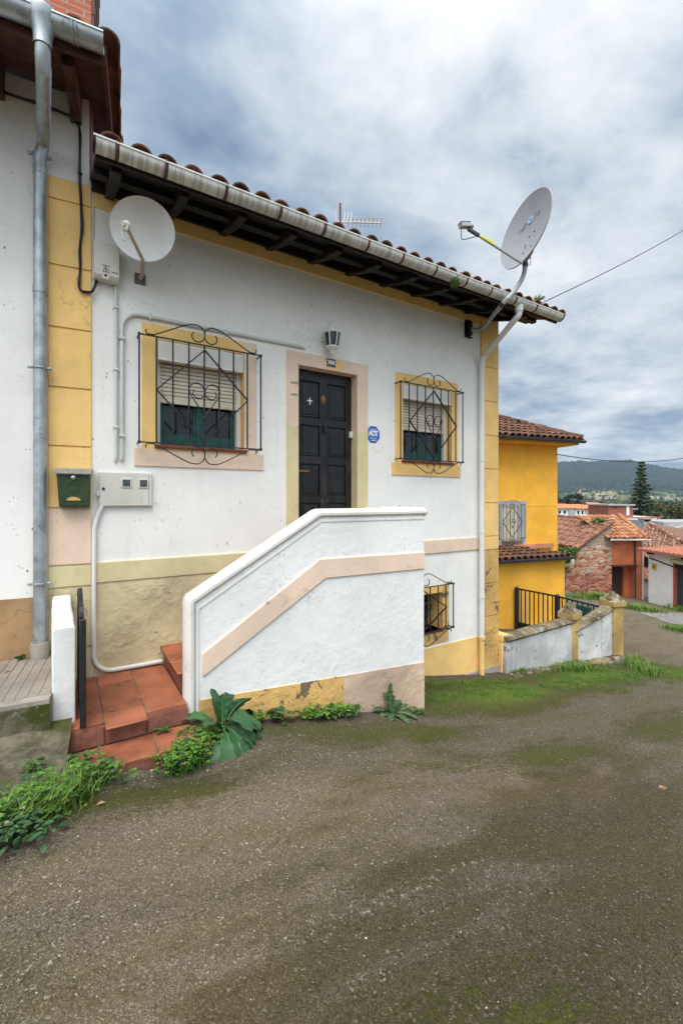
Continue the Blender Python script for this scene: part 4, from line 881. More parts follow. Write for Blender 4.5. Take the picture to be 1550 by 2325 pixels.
for k in range(6):
    a_ = PI/6+.15+k*PI/3; mb.bar((lx+(R1-.006)*math.cos(a_), ly+(R1-.006)*math.sin(a_), zt1-.004), (lx+(R0+.004)*math.cos(a_), ly+(R0+.004)*math.sin(a_), zt0), .016, .010, up=(math.cos(a_), math.sin(a_), 0))
mb.lathe([(0,zt0+.004),(R0+.012,zt0+.008),(R0+.012,zt0-.012),(R0-.012,zt0-.028),(.03,zt0-.055),(.022,zt0-.07),(.026,zt0-.078),(.014,zbo+.01),(0,zbo)], TL, 24)
mb.tube([(lx, ly, zt0-.06), (lx, -.06, zt0-.08), (lx, -.004, zt0-.02)], .011, 8); mb.tube([(lx-.0, -.10, zt1-.02), (lx-.06, -.02, (zt1+zt0)/2+.02), (lx-.10, -.004, (zt1+zt0)/2)], .008, 8)
mb.lathe([(0,.016),(.04,.016),(.045,0)], axes((lx, 0, zt0-.02), (1,0,0), (0,0,1), (0,-1,0)), 16); mb.build('bracket', PVCW, L)
# house number tiles
pn = on(752, 823.5, -.022); B = thing('house_number', 'small dark tile plaque with white Roman numerals over the black door', 'number plaque', (pn.x, -.015, pn.z-.04))
hw, hh = .062, .048; mb = MB(); mb.box(pn.x-hw, pn.x+hw, -.024, -.0148, pn.z-hh, pn.z+hh); mb.build('tile', simple('navy_glaze', (.03,.03,.055), .2, 0, .3, 80), B, bevel=.002)
text_part('XIX', .062, .002, 'numerals', WHT, B, wallM((pn.x, -.0262, pn.z)), 1.0, .95, .004)
mb = MB()
for k in range(10):
    for z in (pn.z-hh+.008, pn.z+hh-.008): x = pn.x-hw+.006+k*.0122; mb.box(x, x+.006, -.0252, -.0238, z-.003, z+.003)
mb.build('border', GINK, B)
# octagonal alarm sign
an = on(847.5, 986, -.012); B = thing('alarm_sign', 'blue octagonal alarm sign with white lettering between door and small window', 'sign', (an.x, 0, an.z-.13))
aw = (on(862, 986, 0).x-on(834, 986, 0).x)/2; ah = (on(848, 968.5, 0).z-on(848, 1005, 0).z)/2
mb = MB(); k = .42; oc = [(-1,-k),(-k,-1),(k,-1),(1,-k),(1,k),(k,1),(-k,1),(-1,k)]
mb.plate([(an.x+x*aw, -.002, an.z+z*ah) for x, z in oc], (0,-.008,0)); mb.build('plate', BLUE, B)
mb = MB(); f = .66; fz0, fz1 = -.32, .50
for u, v in (((-f,fz0),(f,fz0)), ((f,fz0),(f,fz1)), ((f,fz1),(-f,fz1)), ((-f,fz1),(-f,fz0))): mb.bar((an.x+u[0]*aw, -.0107, an.z+u[1]*ah), (an.x+v[0]*aw, -.0107, an.z+v[1]*ah), .0016, .005, up=(0,1,0))
for z, wd in ((-.46, .62), (-.56, .55)): mb.box(an.x-wd*aw, an.x+wd*aw, -.0107, -.0098, an.z+z*ah-.004, an.z+z*ah+.002)
mb.build('border_lines', LBLUE, B)
text_part('ADT', .098, .0008, 'lettering', WHT, B, wallM((an.x, -.0112, an.z+.09*ah)), .82, .84, .0045)
mb = MB(); mb.box(an.x-.5*aw, an.x+.5*aw, -.0112, -.0098, an.z+.60*ah, an.z+.67*ah); mb.box(an.x-.42*aw, an.x+.42*aw, -.0112, -.0098, an.z-.80*ah, an.z-.73*ah); mb.build('small_print', WHT, B)

# ------------------------------------------------------------------ dishes
def dishM(c, ntilt, roll_, ximg=None):
    """frame of a dish at c: z = boresight from image offsets (left, up) against the sight line, y = long axis"""
    v = (Vector(c)-CAM).normalized(); r = v.cross(Vector((0,0,1))).normalized(); u = r.cross(v)
    k = math.sqrt(max(0, 1-ntilt[0]**2-ntilt[1]**2)); z = (-v*k+r*ntilt[0]+u*ntilt[1]).normalized()
    if ximg: a, b = ximg; x = (r*a+u*b+v*((ntilt[0]*a+ntilt[1]*b)/k)).normalized(); return axes(c, x, z.cross(x), z)
    y = (u*math.cos(roll_)+r*math.sin(roll_)); y = (y-z*y.dot(z)).normalized(); x = y.cross(z)
    return axes(c, x, y, z)
def reflector(parent, M, rx, ry, dep, m):
    mb = MB(); prof = [(1.0*t/8, dep*(t/8)**2) for t in range(9)]+[(1.02, dep+.004), (1.025, dep-.012), (.99, dep-.018)]+[(1.0*t/8, dep*(t/8)**2-.012) for t in range(8, -1, -1)]
    S2 = Matrix.Diagonal((rx, ry, 1, 1)); mb.lathe([(max(r, 1e-4), z-dep) for r, z in prof], M @ S2, 56)
    return mb.build('reflector', m, parent, sharp=50)
c1 = on(324, 520, -.42)
Mx = dishM(c1, (-.22, .22), 0.0)
B = thing('satellite_dish', 'round white satellite dish beside the fuse box under the eaves', 'satellite dish', on(318, 632, 0))
reflector(B, Mx, .268, .255, .045, DISHW)
foot = Mx @ Vector((0.02, -.265, -.03)); tip = on(284, 508, c1.y-.28)
mb = MB(); mb.bar(foot, foot.lerp(tip, .93), .026, .020); arm = mb.build('feed_arm', simple('weathered_arm', (.42,.37,.31), .5, 0, .15, 15), B, bevel=.003)
mb = MB(); ax = ((Mx @ Vector((0,0,0)))-tip).normalized(); sx_ = ax.cross(Vector((0,0,1))).normalized(); sy_ = sx_.cross(ax)
mb.lathe([(0,-.05),(.018,-.05),(.02,.01),(.03,.02),(.03,.05),(.0,.055)], axes(tip, sx_, sy_, ax), 14); mb.box(tip.x-.018, tip.x+.018, tip.y-.02, tip.y+.03, tip.z-.05, tip.z-.008); mb.build('feed_head', CREAMW, B)
mb = MB(); mb.tube(smooth([tip+Vector((-.01,0,-.02)), tip+Vector((-.03,-.01,-.08)), tip+Vector((-.015,0,-.16)), foot.lerp(tip, .72)]), .004, 6); mb.build('feed_cable', PVCG, B)
wb = on(318, 632, -.012); bk = Mx @ Vector((0, -.18, -.07))
mb = MB(); mb.tube(smooth([(wb.x, -.02, wb.z), (wb.x+.01, -.10, wb.z+.01), (bk.x, bk.y+.06, wb.z+.07), (bk.x, bk.y+.03, bk.z)], 1), .019, 10); mb.build('bracket_tube', bpy.data.materials['weathered_arm'], B)
mb = MB(); mb.box(wb.x-.05, wb.x+.05, -.012, 0, wb.z-.055, wb.z+.05); 
for dx in (-.035,.035):
    for dz in (-.04,.035): mb.lathe([(0,.01),(.009,.01),(.009,0)], axes((wb.x+dx, -.012, wb.z+dz), (1,0,0), (0,0,1), (0,-1,0)), 6)
mb.build('wall_plate', simple('dirty_plate', (.16,.15,.14), .6, 0, .3, 40), B, bevel=.002)
# large dish on its bent pole
c2_ = on(1190, 521, -1.12); Mx = dishM(c2_, (-.76, .47), 0, (.8, .6))
B = thing('satellite_dish', 'large grey oval satellite dish on a bent pole above the gutter', 'satellite dish', on(1060, 748, 0))
ry_ = .5*166/1000*((c2_-CAM).dot(FW)); rf = reflector(B, Mx, ry_*.97, ry_*.99, .085, DISHG)
pth = smooth([on(1068, 748, -.06), on(1085, 749, -.10), on(1098, 744, -.16), on(1120, 714, -.5), on(1140, 690, -.97), on(1168, 660, -1.0), on(1186, 632, -1.01), on(1192, 610, -1.01), on(1193, 578, -1.01)])
mb = MB(); mb.tube(pth, .030, 14); pl = mb.build('pole', GREY, B)
for i in (17, 30): 
    mb = MB(); mb.tube([pth[i], pth[i+1]], .036, 12); mb.build('pole_clamp', GRAPH, pl)
wb = on(1062, 748, -.01); mb = MB(); mb.box(wb.x-.07, wb.x+.06, -.012, 0, wb.z-.13, wb.z+.13); mb.box(wb.x-.025, wb.x+.03, -.075, -.012, wb.z-.10, wb.z+.10); mb.box(wb.x-.07, wb.x+.06, -.05, -.012, wb.z+.115, wb.z+.13); mb.box(wb.x-.07, wb.x+.06, -.05, -.012, wb.z-.13, wb.z-.115); mb.build('wall_bracket', IRON, B, bevel=.003)
bkp = Mx @ Vector((0, -.22, -.10)); top = pth[-1]
mb = MB(); mb.bar(bkp, top, .10, .12); mb.lathe([(0,-.02),(.09,-.02),(.1,0),(.09,.02),(0,.02)], axes(top+Vector((.02,.0,.03)), FW, (0,0,1), RT), 20); mb.build('rear_mount', simple('mount_grey', (.30,.34,.36), .4, .4, .1, 15), B, bevel=.006)
foot = Mx @ Vector((0, -ry_*1.0, .0)); cy = c2_.y; tip = foot+(Mx.to_3x3() @ Vector((0, .10, .83))); tp = on(1062, 519, tip.y)
tip = tp; mb = MB(); mb.bar(foot+Vector((.01,0,-.02)), tip, .024, .027); arm = mb.build('feed_arm', GREY, B, bevel=.004)
mb = MB(); A0 = foot.lerp(tip, .52); A1 = foot.lerp(tip, .78); mb.bar(A0, A1, .028, .030); mb.build('yellow_sleeve', YGREEN, arm, bevel=.003)
mb = MB(); A0 = foot.lerp(tip, .80); mb.bar(A0, tip, .032, .038); mb.build('arm_clamp', GRAPH, arm, bevel=.004)
ax = (c2_-tip).normalized(); sx_ = ax.cross(Vector((0,0,1))).normalized(); sy_ = sx_.cross(ax)
Mf = axes(tip+sy_*.035-ax*.02, sx_, sy_, ax); mb = MB()
def boxM(mb, M, x0, x1, y0, y1, z0, z1):
    k = MB(); k.box(x0, x1, y0, y1, z0, z1); mb.add([M @ Vector(v) for v in k.v], k.f)
boxM(mb, Mf, -.038, .038, -.02, .030, -.085, .045); boxM(mb, Mf, -.043, .043, .030, .039, -.092, .05); mb.lathe([(0,.045),(.018,.045),(.019,.075),(.028,.075),(.028,.095),(.022,.10),(0,.10)], Mf, 16); mb.build('feed_head', simple('head_grey', (.42,.45,.45), .45, .2, .1, 20), B, bevel=.004)
mb = MB(); t0 = Mf @ Vector((0,-.03,-.08)); mb.tube(smooth([t0, t0+Vector((0,0,-.11)), t0+Vector((.02,.0,-.14)), foot.lerp(tip, .80)]), .005, 6); mb.build('feed_cable', BLK, B)
mb = MB(); mb.tube(smooth([foot, foot+Vector((.06,.02,-.05)), bkp+Vector((0,0,-.12)), top+Vector((-.03,0,-.05))]), .006, 6); mb.tube(smooth([top, top+Vector((.10,0,.08)), top+Vector((.11,0,-.06)), top+Vector((.09,0,-.12))]), .005, 6); mb.build('rear_cable', BLK, B)
def on_dish(x, y, lift): return Mx @ Vector((x*ry_*.97, y*ry_*.99, .085*(x*x+y*y)-.085+lift))
mb = MB()
for x, y in ((-.0,-.15), (.22,-.15), (-.12,-.62), (.20,-.62)): 
    p = on_dish(x, y, .001); mb.lathe([(0,.004),(.011,.004),(.012,0)], axes(p, Mx.col[0].xyz, Mx.col[1].xyz, Mx.col[2].xyz), 10)
mb.build('bolt', GRAPH, rf)
zr_ = Mx.to_3x3()
def dtext(s, u, nm): 
    p = on_dish(u, .36, .004); text_part(s, .135, .0012, nm, GINK, rf, axes(p, zr_.col[0], zr_.col[1], zr_.col[2]), .95)
dtext('eur', -.30, 'lettering'); dtext('na', .34, 'lettering')
p = on_dish(.03, .355, .004); mb = MB(); mb.lathe([(.022,0),(.043,0),(.043,.003),(.022,.003),(.022,0)], axes(p, zr_.col[0], zr_.col[1], zr_.col[2]), 22); mb.build('blue_ring', LBLUE, rf)
# roof aerial
a0 = on(772, 517, 2.0); zt = on(772, 461, 2.0).z; B = thing('roof_aerial', 'thin rusty television aerial rising behind the tiled roof ridge', 'aerial', (a0.x, 2.0, rz(2.0)))
mb = MB(); mb.tube([(a0.x, 2.0, rz(2.0)), (a0.x, 2.0, zt)], .020, 8); mb.build('mast', simple('rust_mast', (.14,.07,.06), .7, 0, .3, 20), B)
zb = on(800, 515, 2.0).z; mb = MB(); A = Vector((a0.x, 2.0, zb)); q = lambda t, f=0, z=0: A+RT*t+FW*f+Vector((0,0,z))
mb.tube([q(-.05), q(.74, 0, -.015)], .014, 6)
for k in range(9): t_ = .15+.58*k/8; mb.tube([q(t_, -.14, -.003), q(t_, .14, -.003)], .007, 5); mb.tube([q(t_, 0, -.045), q(t_, 0, .04)], .007, 5)
for t_ in (.06, .12, .18): mb.tube([q(t_, -.1, -.08), q(t_+.03, -.05, .15)], .007, 5)
mb.tube([q(-.075, 0, -.1), q(-.075, 0, .2)], .008, 5); mb.tube([q(-.08), q(.02)], .008, 5)
mb.build('boom', PVCG, B)
# overhead wires
k0 = on(1228, 688, 1.2); k1 = CAM+ray(1640, 467)*16
mb = MB(); mb.tube([k0.lerp(k1, i/24)-Vector((0,0,.5*4*(i/24)*(1-i/24)*.25)) for i in range(25)], .011, 6); tag(mb.build('overhead_wire', BLK), 'black overhead wire rising from the roof corner to the right', 'wire')
# small fern and weed on the gutter
# ------------------------------------------------------------------ yellow house (frame MY)
Y = thing('yellow_house', 'golden yellow house with tiled hip roof and lean-to beyond the garden wall', 'house', MY @ Vector((-2, 3, -3.4)))
ux1 = on(1265, 1100, 1.6, MY).x; lx = on(1281.5, 1300, 0, MY).x; lz = on(1283, 1268, -.18, MY).z; uz = on(1265, 1012, 1.6, MY).z
mb = MB(); mb.box(-6, ux1, 1.6, 8, -4.5, uz); mb.box(-6, lx, 0, 1.598, -4.5, lz+.02); 
zj = on(1200, 1150, 1.6, MY).z; mb.mi = 1; mb.box(-6, ux1-.002, 1.598, 1.61, zj-.006, zj+.006)
mb.build('wall', [BRIGHT, simple('joint_ochre', (.5,.25,.03), .8)], Y, M=MY)
we = on(1322, 1000, 1.05, MY); ex1 = we.x; ez_ = we.z; ang = math.radians(26); tg = math.tan(ang)
yd = 4.4                                                     # plan depth eave to ridge
mb = MB(); mb.box(-6, ex1-.06, 1.12, 1.6, ez_-.13, ez_-.05); mb.box(ux1, ex1-.06, 1.6, 8, ez_-.13, ez_-.05); mb.build('soffit', BRIGHT, Y, M=MY)
mb = MB(); ca, sa = math.cos(ang), math.sin(ang)
def keepF(u, v): return u < (ex1+6)-v*ca+.05
tiles(mb, (-6, 1.05, ez_), (1,0,0), (0,ca,sa), ex1+6, yd/ca, sp=.23, row=.30, r=.10, seg=5, keep=keepF, thick=False, jit=.008)
def keepR(u, v): return u > v*ca-.05
tiles(mb, (ex1, 1.05, ez_), (0,1,0), (-ca,0,sa), 7.5, yd/ca, sp=.23, row=.30, r=.10, seg=5, keep=keepR, thick=False, jit=.008)
mb.quad((-6,1.05,ez_-.03),(ex1,1.05,ez_-.03),(ex1-yd,1.05+yd,ez_-.03+yd*tg),(-6,1.05+yd,ez_-.03+yd*tg)); mb.quad((ex1,1.05,ez_-.03),(ex1,9,ez_-.03),(ex1-yd,9,ez_-.03+yd*tg),(ex1-yd,1.05+yd,ez_-.03+yd*tg))
n = 12
for i in range(n):
    p = Vector((ex1-yd*i/n, 1.05+yd*i/n, ez_+.05+yd*tg*i/n)); q = Vector((ex1-yd*(i+1.15)/n, 1.05+yd*(i+1.15)/n, ez_+.05+yd*tg*(i+1.15)/n)); mb.tube([p, q], [.13, .10], 8)
mb.build('roof', T_RED, Y, M=MY)
mb = MB(); trough(mb, -6, ex1+.04, 1.0, ez_-.03, .06); mb.build('gutter', GRAPH, Y, M=MY)
mb = MB(); l0 = Vector((-6,-.14,lz)); lt = math.atan2(on(1200, 1243, 1.6, MY).z-lz, 1.72)
tiles(mb, (-6, -.18, lz+.03), (1,0,0), (0,math.cos(lt),math.sin(lt)), lx+6.08, 1.75, sp=.20, row=.4, r=.085, seg=5, thick=False, jit=.006, keep=lambda u, v: u < lx+6.1-v*.28)
mb.plate([(-6,-.14,lz+.0),(lx+.06,-.14,lz),(lx+.06-.5,1.6,lz+1.74*math.tan(lt)),(-6,1.6,lz+1.74*math.tan(lt))],(0,0,.03)); mb.build('lean_to_roof', T_RED, Y, M=MY)
mb = MB(); mb.box(-6, ux1-.25, 1.50, 1.599, lz+1.62*math.tan(lt)-.02, lz+1.62*math.tan(lt)+.11); mb.build('flashing', plaster('pink_mortar', (.60,.26,.15), .1), Y, M=MY)
mb = MB(); trough(mb, -6, lx+.10, -.215, lz+.02, .05); gt = mb.build('gutter', GRAPH, Y, M=MY)
mb = MB(); mb.tube([(lx+.03, -.215, lz-.02), (lx+.03, -.215, lz-.10), (lx+.06, -.15, lz-.2), (lx+.075, .10, lz-.24)], .05, 12); mb.build('downpipe', PVCW, Y, M=MY)
# barred window of the yellow house
A = on(1126, 1137, 1.6, MY); Bq = on(1194, 1243, 1.6, MY); o0 = on(1138, 1152, 1.6, MY); o1 = on(1182, 1224, 1.6, MY)
mb = MB(); fy_ = 1.585
for x0, x1, z0, z1 in ((A.x, o0.x, Bq.z, A.z), (o1.x, Bq.x, Bq.z, A.z), (o0.x, o1.x, o0.z, A.z), (o0.x, o1.x, Bq.z, o1.z)): mb.box(x0, x1, fy_-.004, 1.62, z0, z1)
yw = mb.build('window', GREYP, Y, M=MY)
mb = MB(); mb.box(o0.x, o1.x, 1.594, 1.598, o1.z, o0.z); mb.mi = 1; mb.box(o1.x-.13, o1.x, 1.590, 1.593, o1.z, o0.z); mb.build('shutter', [CREAM, GREYP], yw, M=MY)
mb = MB(); mb.box(o0.x-.02, o1.x+.04, 1.5, 1.6, o1.z-.07, o1.z-.02); mb.build('sill', simple('brown_sill', (.35,.22,.15), .6), yw, M=MY)
g0_ = on(1133, 1147, 1.44, MY); g1_ = on(1191, 1222, 1.44, MY)
grille(Y, g0_.x, g1_.x, g1_.z, g0_.z, y=1.44, M=MY, mat=IRONG, r=.009, bars=8)

# ------------------------------------------------------------------ garden wall with posts, iron gate
P1 = (5.93, -.05); P2 = (8.24, .17); P3 = (9.36, -.06)
GW = thing('garden_wall', 'low curved garden wall with mossy coping and two capped ochre posts', 'wall', (7.5, .1, -3.0))
def run(a, b, za, zb, th=.2, rise=0.0, n=14, cap=.06):
    a = Vector(a); b = Vector(b); d_ = (b-a).normalized(); nrm_ = Vector((-d_.y, d_.x)); mb = MB(); pts = []
    for i in range(n+1):
        t = i/n; p = a.lerp(b, t); z = za+(zb-za)*t+rise*t*t; pts.append((p, z))
    vs = []
    for p, z in pts:
        for e, zz in ((-1, -4.2), (1, -4.2), (1, z), (-1, z)): q = p+nrm_*e*th/2; vs.append((q.x, q.y, zz))
    mb.add(vs, [(i*4+k, i*4+(k+1) % 4, (i+1)*4+(k+1) % 4, (i+1)*4+k) for i in range(n) for k in range(4)]+[(0,1,2,3), tuple(n*4+k for k in range(4))])
    mb.build('panel', DIRTYW, GW)
    mb = MB(); vs = []; m = 10
    for i, (p, z) in enumerate(pts):
        for k in range(m):
            a_ = 2*PI*k/m; q = p+nrm_*math.cos(a_)*(th/2+.045); j = .012*noise.noise(Vector((q.x*7, q.y*7, k))); vs.append((q.x, q.y, z+.035+math.sin(a_)*cap+j))
    mb.add(vs, [(i*m+k, i*m+(k+1) % m, (i+1)*m+(k+1) % m, (i+1)*m+k) for i in range(n) for k in range(m)]+[tuple(range(m)), tuple(n*m+k for k in range(m))]); mb.build('coping', LICHEN, GW)
def post(p, ztop, hw=.185, ang=0.0):
    M = frame((p[0], p[1]), ang); mb = MB(); zc = ztop-.26
    mb.box(-hw, hw, -hw, hw, -4.2, zc); mb.box(-hw-.035, hw+.035, -hw-.035, hw+.035, zc-.02, zc+.09); ob = mb.build('post', POSTY, GW, M=M, bevel=.012)
    mb = MB(); n = 8; vs = []
    for i in range(n+1):
        for k in range(24):
            a_ = 2*PI*k/24; t = i/n; sq = 1/max(abs(math.cos(a_)), abs(math.sin(a_))); r = (hw+.03)*(1-t)**.75*(sq*(1-t)+t)
            j = .030*noise.noise(Vector((math.cos(a_)*3+p[0], math.sin(a_)*3, t*4))); vs.append((math.cos(a_)*(r+j*(t < .95)), math.sin(a_)*(r+j*(t < .95)), zc+.09+t*.185+j*.5))
    mb.add(vs, [(i*24+k, i*24+(k+1) % 24, (i+1)*24+(k+1) % 24, (i+1)*24+k) for i in range(n) for k in range(24)]); mb.build('cap', LICHEN, ob, M=M, sharp=25)
run(P1, P2, -2.28, -2.36); run(P2, P3, -2.55, -2.22, rise=.06)
mb = MB(); mb.box(5.908, 6.03, -.09, .16, -4, -2.18); mb.box(5.90, 6.06, -.105, .175, -2.28, -2.17); mb.build('end_pier', YEL, GW, bevel=.008)
post(P2, -2.0, .125, .05); post(P3, -1.86, .135, -.2)
mb = MB(); a_ = Vector(P1); b_ = Vector(P2)
for (p, q, h) in ((P1, P2, .06), (P2, P3, .16)):
    for i in range(16):
        t = (i+.5)/16; x = p[0]+(q[0]-p[0])*t; y = p[1]+(q[1]-p[1])*t-.15+random.uniform(-.04,.04); z = g(x, y); s_ = random.uniform(.05,.11)
        mb.box(x-s_*1.3, x+s_*1.3, y-s_, y+s_, z-.1, z+h*random.uniform(.3,1.0)*t)
mb.build('stone_footing', LICHEN, GW, bevel=.02)
IG = thing('garden_gate', 'black two-leaf railing gate between garden wall post and yellow house', 'gate', (9.5, 1.2, -3.2))
tz = -2.24; GA, GBm, GC = Vector((9.40, .10)), Vector((9.62, 1.28)), Vector((9.60, 2.34))
for a, b, solid in ((GA, GBm, 0), (GBm, GC, 1)):
    lf = MB(); 
    for z in (tz, tz-.84): lf.bar((a.x, a.y, z), (b.x, b.y, z), .035, .035)
    nb_ = 9
    for k in range(1, nb_): p = a.lerp(b, k/nb_); lf.bar((p.x, p.y, tz-.84), (p.x, p.y, tz), .022, .022)
    o_ = lf.build('gate_leaf', IRON, IG)
    mb = MB(); mb.bar((a.x, a.y, tz-.86), (b.x, b.y, tz-.86), .012, .01); mb.plate([(a.x, a.y, tz-1.25), (b.x, b.y, tz-1.25), (b.x, b.y, tz-.86), (a.x, a.y, tz-.86)], (.012, 0, 0)); mb.build('lower_sheet', IRON, o_)
for p, hw in ((GBm, .045), (GC, .04), (GA, .03)):
    mb = MB(); mb.box(p.x-hw, p.x+hw, p.y-hw, p.y+hw, -3.7, tz+.02); mb.lathe([(hw,0),(hw*.6,.03),(0,.04)], Matrix.Translation((p.x, p.y, tz+.02)), 10); mb.build('gate_post', IRON, IG)
lbp = GA.lerp(GBm, .42); mb = MB(); bw = .17; dd = (GBm-GA).normalized()
mb.plate([(lbp.x-dd.x*bw-.05, lbp.y-dd.y*bw, tz-.36), (lbp.x+dd.x*bw-.05, lbp.y+dd.y*bw, tz-.36), (lbp.x+dd.x*bw-.05, lbp.y+dd.y*bw, tz-.06), (lbp.x-dd.x*bw-.05, lbp.y-dd.y*bw, tz-.06)], (.10,0,0))
lbq = MB(); tag(mb.build('letter_box', GREENW, None, bevel=.01), 'dark green letter box hanging on the railing gate beside the far post', 'mailbox')

# ------------------------------------------------------------------ far buildings (frame MB_: x right, y depth, z up)
def fb(px, py, s): return far(px, py, s)
s0 = 24.0
RB = thing('rubble_building', 'old building with crumbling rubble stone gable, ivy and rough tiled roof', 'building', MB_ @ Vector((13, 26, -5.5)))
pr_ = [(1282, 1420), (1283, 1330), (1287, 1298), (1296, 1268), (1310, 1247), (1322, 1239), (1345, 1222), (1368, 1205), (1388, 1188), (1389, 1420)]
mb = MB(); mb.plate([fb(x, y, s0) for x, y in pr_], (0, .55, 0)); mb.build('gable_wall', RUIN, RB, M=MB_)
ap = fb(1388, 1186, s0); ev = fb(1306, 1246, s0); ba = Vector((.08, 1, 0)).normalized(); Ln = 12
sl_ = (ap-ev); es_ = sl_.normalized(); nrm_ = es_.cross(ba).normalized()
mb = MB(); tiles(mb, ev+Vector((0,-.1,.02)), ba, es_, Ln, sl_.length, sp=.26, row=.42, r=.11, seg=4, thick=False, jit=.05)
mb.quad(ev, ap, ap+ba*Ln, ev+ba*Ln)
for k in range(16): p = ap+ba*(k*.75)+Vector((0,0,.06)); mb.tube([p, p+ba*.8], [.13, .11], 7)
for k in range(10):
    p = ev.lerp(ap, k/10)+Vector((0,-.1,.05)); q = ev.lerp(ap, (k+1.1)/10)+Vector((0,-.1,.05)); mb.tube([p, q], [.13, .11], 7)
mb.build('roof', T_RUIN, RB, M=MB_)
def leaf(mb, p, d_, up, L, Wd, seg=4, droop=.3, fold=.25, shape=None, wav=0.0):
    """one folded leaf blade growing from p along d_"""
    d_ = Vector(d_).normalized(); up = Vector(up); side = d_.cross(up)
    if side.length < 1e-4: side = Vector((1,0,0))
    side.normalize(); nn_ = side.cross(d_).normalized(); vs = []; 
    prof = shape or [.25, .8, 1.0, .75, .0]
    n = len(prof)-1; q = Vector(p); dirv = d_.copy(); st = L/n
    for i, wv in enumerate(prof):
        hw = Wd*.5*wv; rz_ = wav*math.sin(i*2.1+L*40)
        vs += [q-side*hw+nn_*(fold*hw+rz_*Wd), q.copy(), q+side*hw+nn_*(fold*hw-rz_*Wd)]
        dirv = (dirv-Vector((0,0,1))*droop/n).normalized(); nn_ = side.cross(dirv).normalized(); q = q+dirv*st
    fs = []
    for i in range(n): b = i*3; fs += [(b, b+1, b+4, b+3), (b+1, b+2, b+5, b+4)]
    mb.add(vs, fs)
def rdir(up=.0):
    a_ = random.uniform(0, 2*PI); z = random.uniform(-1, 1)*.8+up; v = Vector((math.cos(a_), math.sin(a_), z)); return v.normalized()
def tri(mb, p, s, up=.2):
    d_ = rdir(up); e = rdir(); x = d_.cross(e)
    if x.length < .1: x = d_.orthogonal()
    x.normalize(); mb.add([p-x*s*.35, p+d_*s, p+x*s*.35, p-d_*s*.4], [(0,1,2,3)])
def leafcloud(mb, c, r, n, s, core=.0):
    for _ in range(n):
        v = rdir()*random.uniform(0, 1)**.45; tri(mb, Vector(c)+Vector((v.x*r[0], v.y*r[1], v.z*r[2])), s*random.uniform(.6, 1.3))
mb = MB()
for _ in range(2600):
    px = random.uniform(1262, 1316); py = random.uniform(1236, 1295)
    if py < 1243+abs(px-1290)*.12 or px > 1318-(py-1240)*.62+random.uniform(-3, 3): continue
    p = fb(px, py, s0-.05-abs(random.gauss(0, .15))); tri(mb, p, .13*random.uniform(.6,1.2))
tag(mb.build('ivy', L_IVY, None, M=MB_, sharp=0), 'ivy overgrowing the broken left edge of the rubble gable', 'ivy')
mb = MB(); leafcloud(mb, fb(1363, 1184, 25.0)+Vector((0,0,.06)), (.5,.5,.16), 160, .16); tag(mb.build('roof_weed', L_IVY, None, M=MB_, sharp=0), 'small green weed clump near the ridge of the ruined tile roof', 'weed')
# orange garage
OG = thing('orange_garage', 'orange rendered garage with brown door and bright tiled roof', 'garage', MB_ @ Vector((16, 25, -5.4)))
xa, xb2, xc = fb(1389, 0, s0).x, fb(1429, 0, s0).x, fb(1442, 0, s0).x; xd = fb(1456, 0, s0).x; ztp = fb(0, 1226, s0).z; zli = fb(0, 1285, s0).z
mb = MB(); mb.box(xc, xd, s0-.02, s0+6, -6.5, ztp); mb.box(xa, xc-.02, s0+.06, s0+.5, zli, ztp); mb.box(xb2, xc-.001, s0+.5, s0+5.9, -6.5, zli); mb.box(xa, xc, s0+5.5, s0+5.9, -6.5, ztp-.05); mb.box(fb(1428,0,s0).x, fb(1431,0,s0).x, s0+.05, s0+.06, zli, ztp)
mb.build('wall', ORANGE, OG, M=MB_)
mb = MB(); mb.box(xa, xb2+.02, s0+.7, s0+.78, -6.5, zli)
for k in range(5): z = -5.3+k*.42; mb.box(xa, xb2+.01, s0+.692, s0+.70, z, z+.015)
mb.build('garage_door', BROWND, OG, M=MB_)
mb = MB(); mb.box(xa-.02, xc+.06, s0-.12, s0+.06, zli-.03, zli+.05); mb.tube([(xc-.03, s0-.05, -5.8), (xc-.03, s0-.05, ztp-.05)], .03, 8); mb.build('lintel', BROWND, OG, M=MB_)
E0 = fb(1384, 1223, s0-.35); E1 = fb(1469, 1222, s0-.35); T0 = fb(1390, 1172, s0+2.6); Lr = E1.x-E0.x+.1
es2 = Vector((0, T0.y-E0.y, T0.z-E0.z)); S_ = es2.length; es2.normalize(); kx = (E1.x-.0-fb(1404,0,s0+2.6).x)/S_
mb = MB(); tiles(mb, E0, (1,0,0), es2, Lr, S_, sp=.25, row=.40, r=.115, seg=5, thick=False, jit=.02, keep=lambda u, v: u < Lr-v*kx*.92)
mb.add([E0+Vector((0,0,-.02)), E1+Vector((0,0,-.02)), E1+es2*S_-Vector((kx*S_,0,0)), E0+es2*S_], [(0,1,2,3)]); mb.add([E1, E1+es2*S_-Vector((kx*S_,0,0)), E1+Vector((0,6,0))], [(0,1,2)])
for k in range(8):
    p = E1+(es2*S_-Vector((kx*S_,0,0)))*(k/8); q = E1+(es2*S_-Vector((kx*S_,0,0)))*((k+1.1)/8); mb.tube([p+Vector((0,0,.06)), q+Vector((0,0,.06))], [.13,.11], 7)
mb.build('roof', T_ORG, OG, M=MB_)
mb = MB(); trough(mb, E0.x+.05, fb(1478,0,s0-.4).x, E0.y-.06, E0.z-.05, .06); mb.tube([(xd-.1, s0-.3, E0.z-.1), (xd-.1, s0-.25, E0.z-.3), (xd+.02, s0-.08, E0.z-.5), (xd+.02, s0-.08, -5.8)], .045, 10); mb.build('gutter', PVCW, OG, M=MB_)
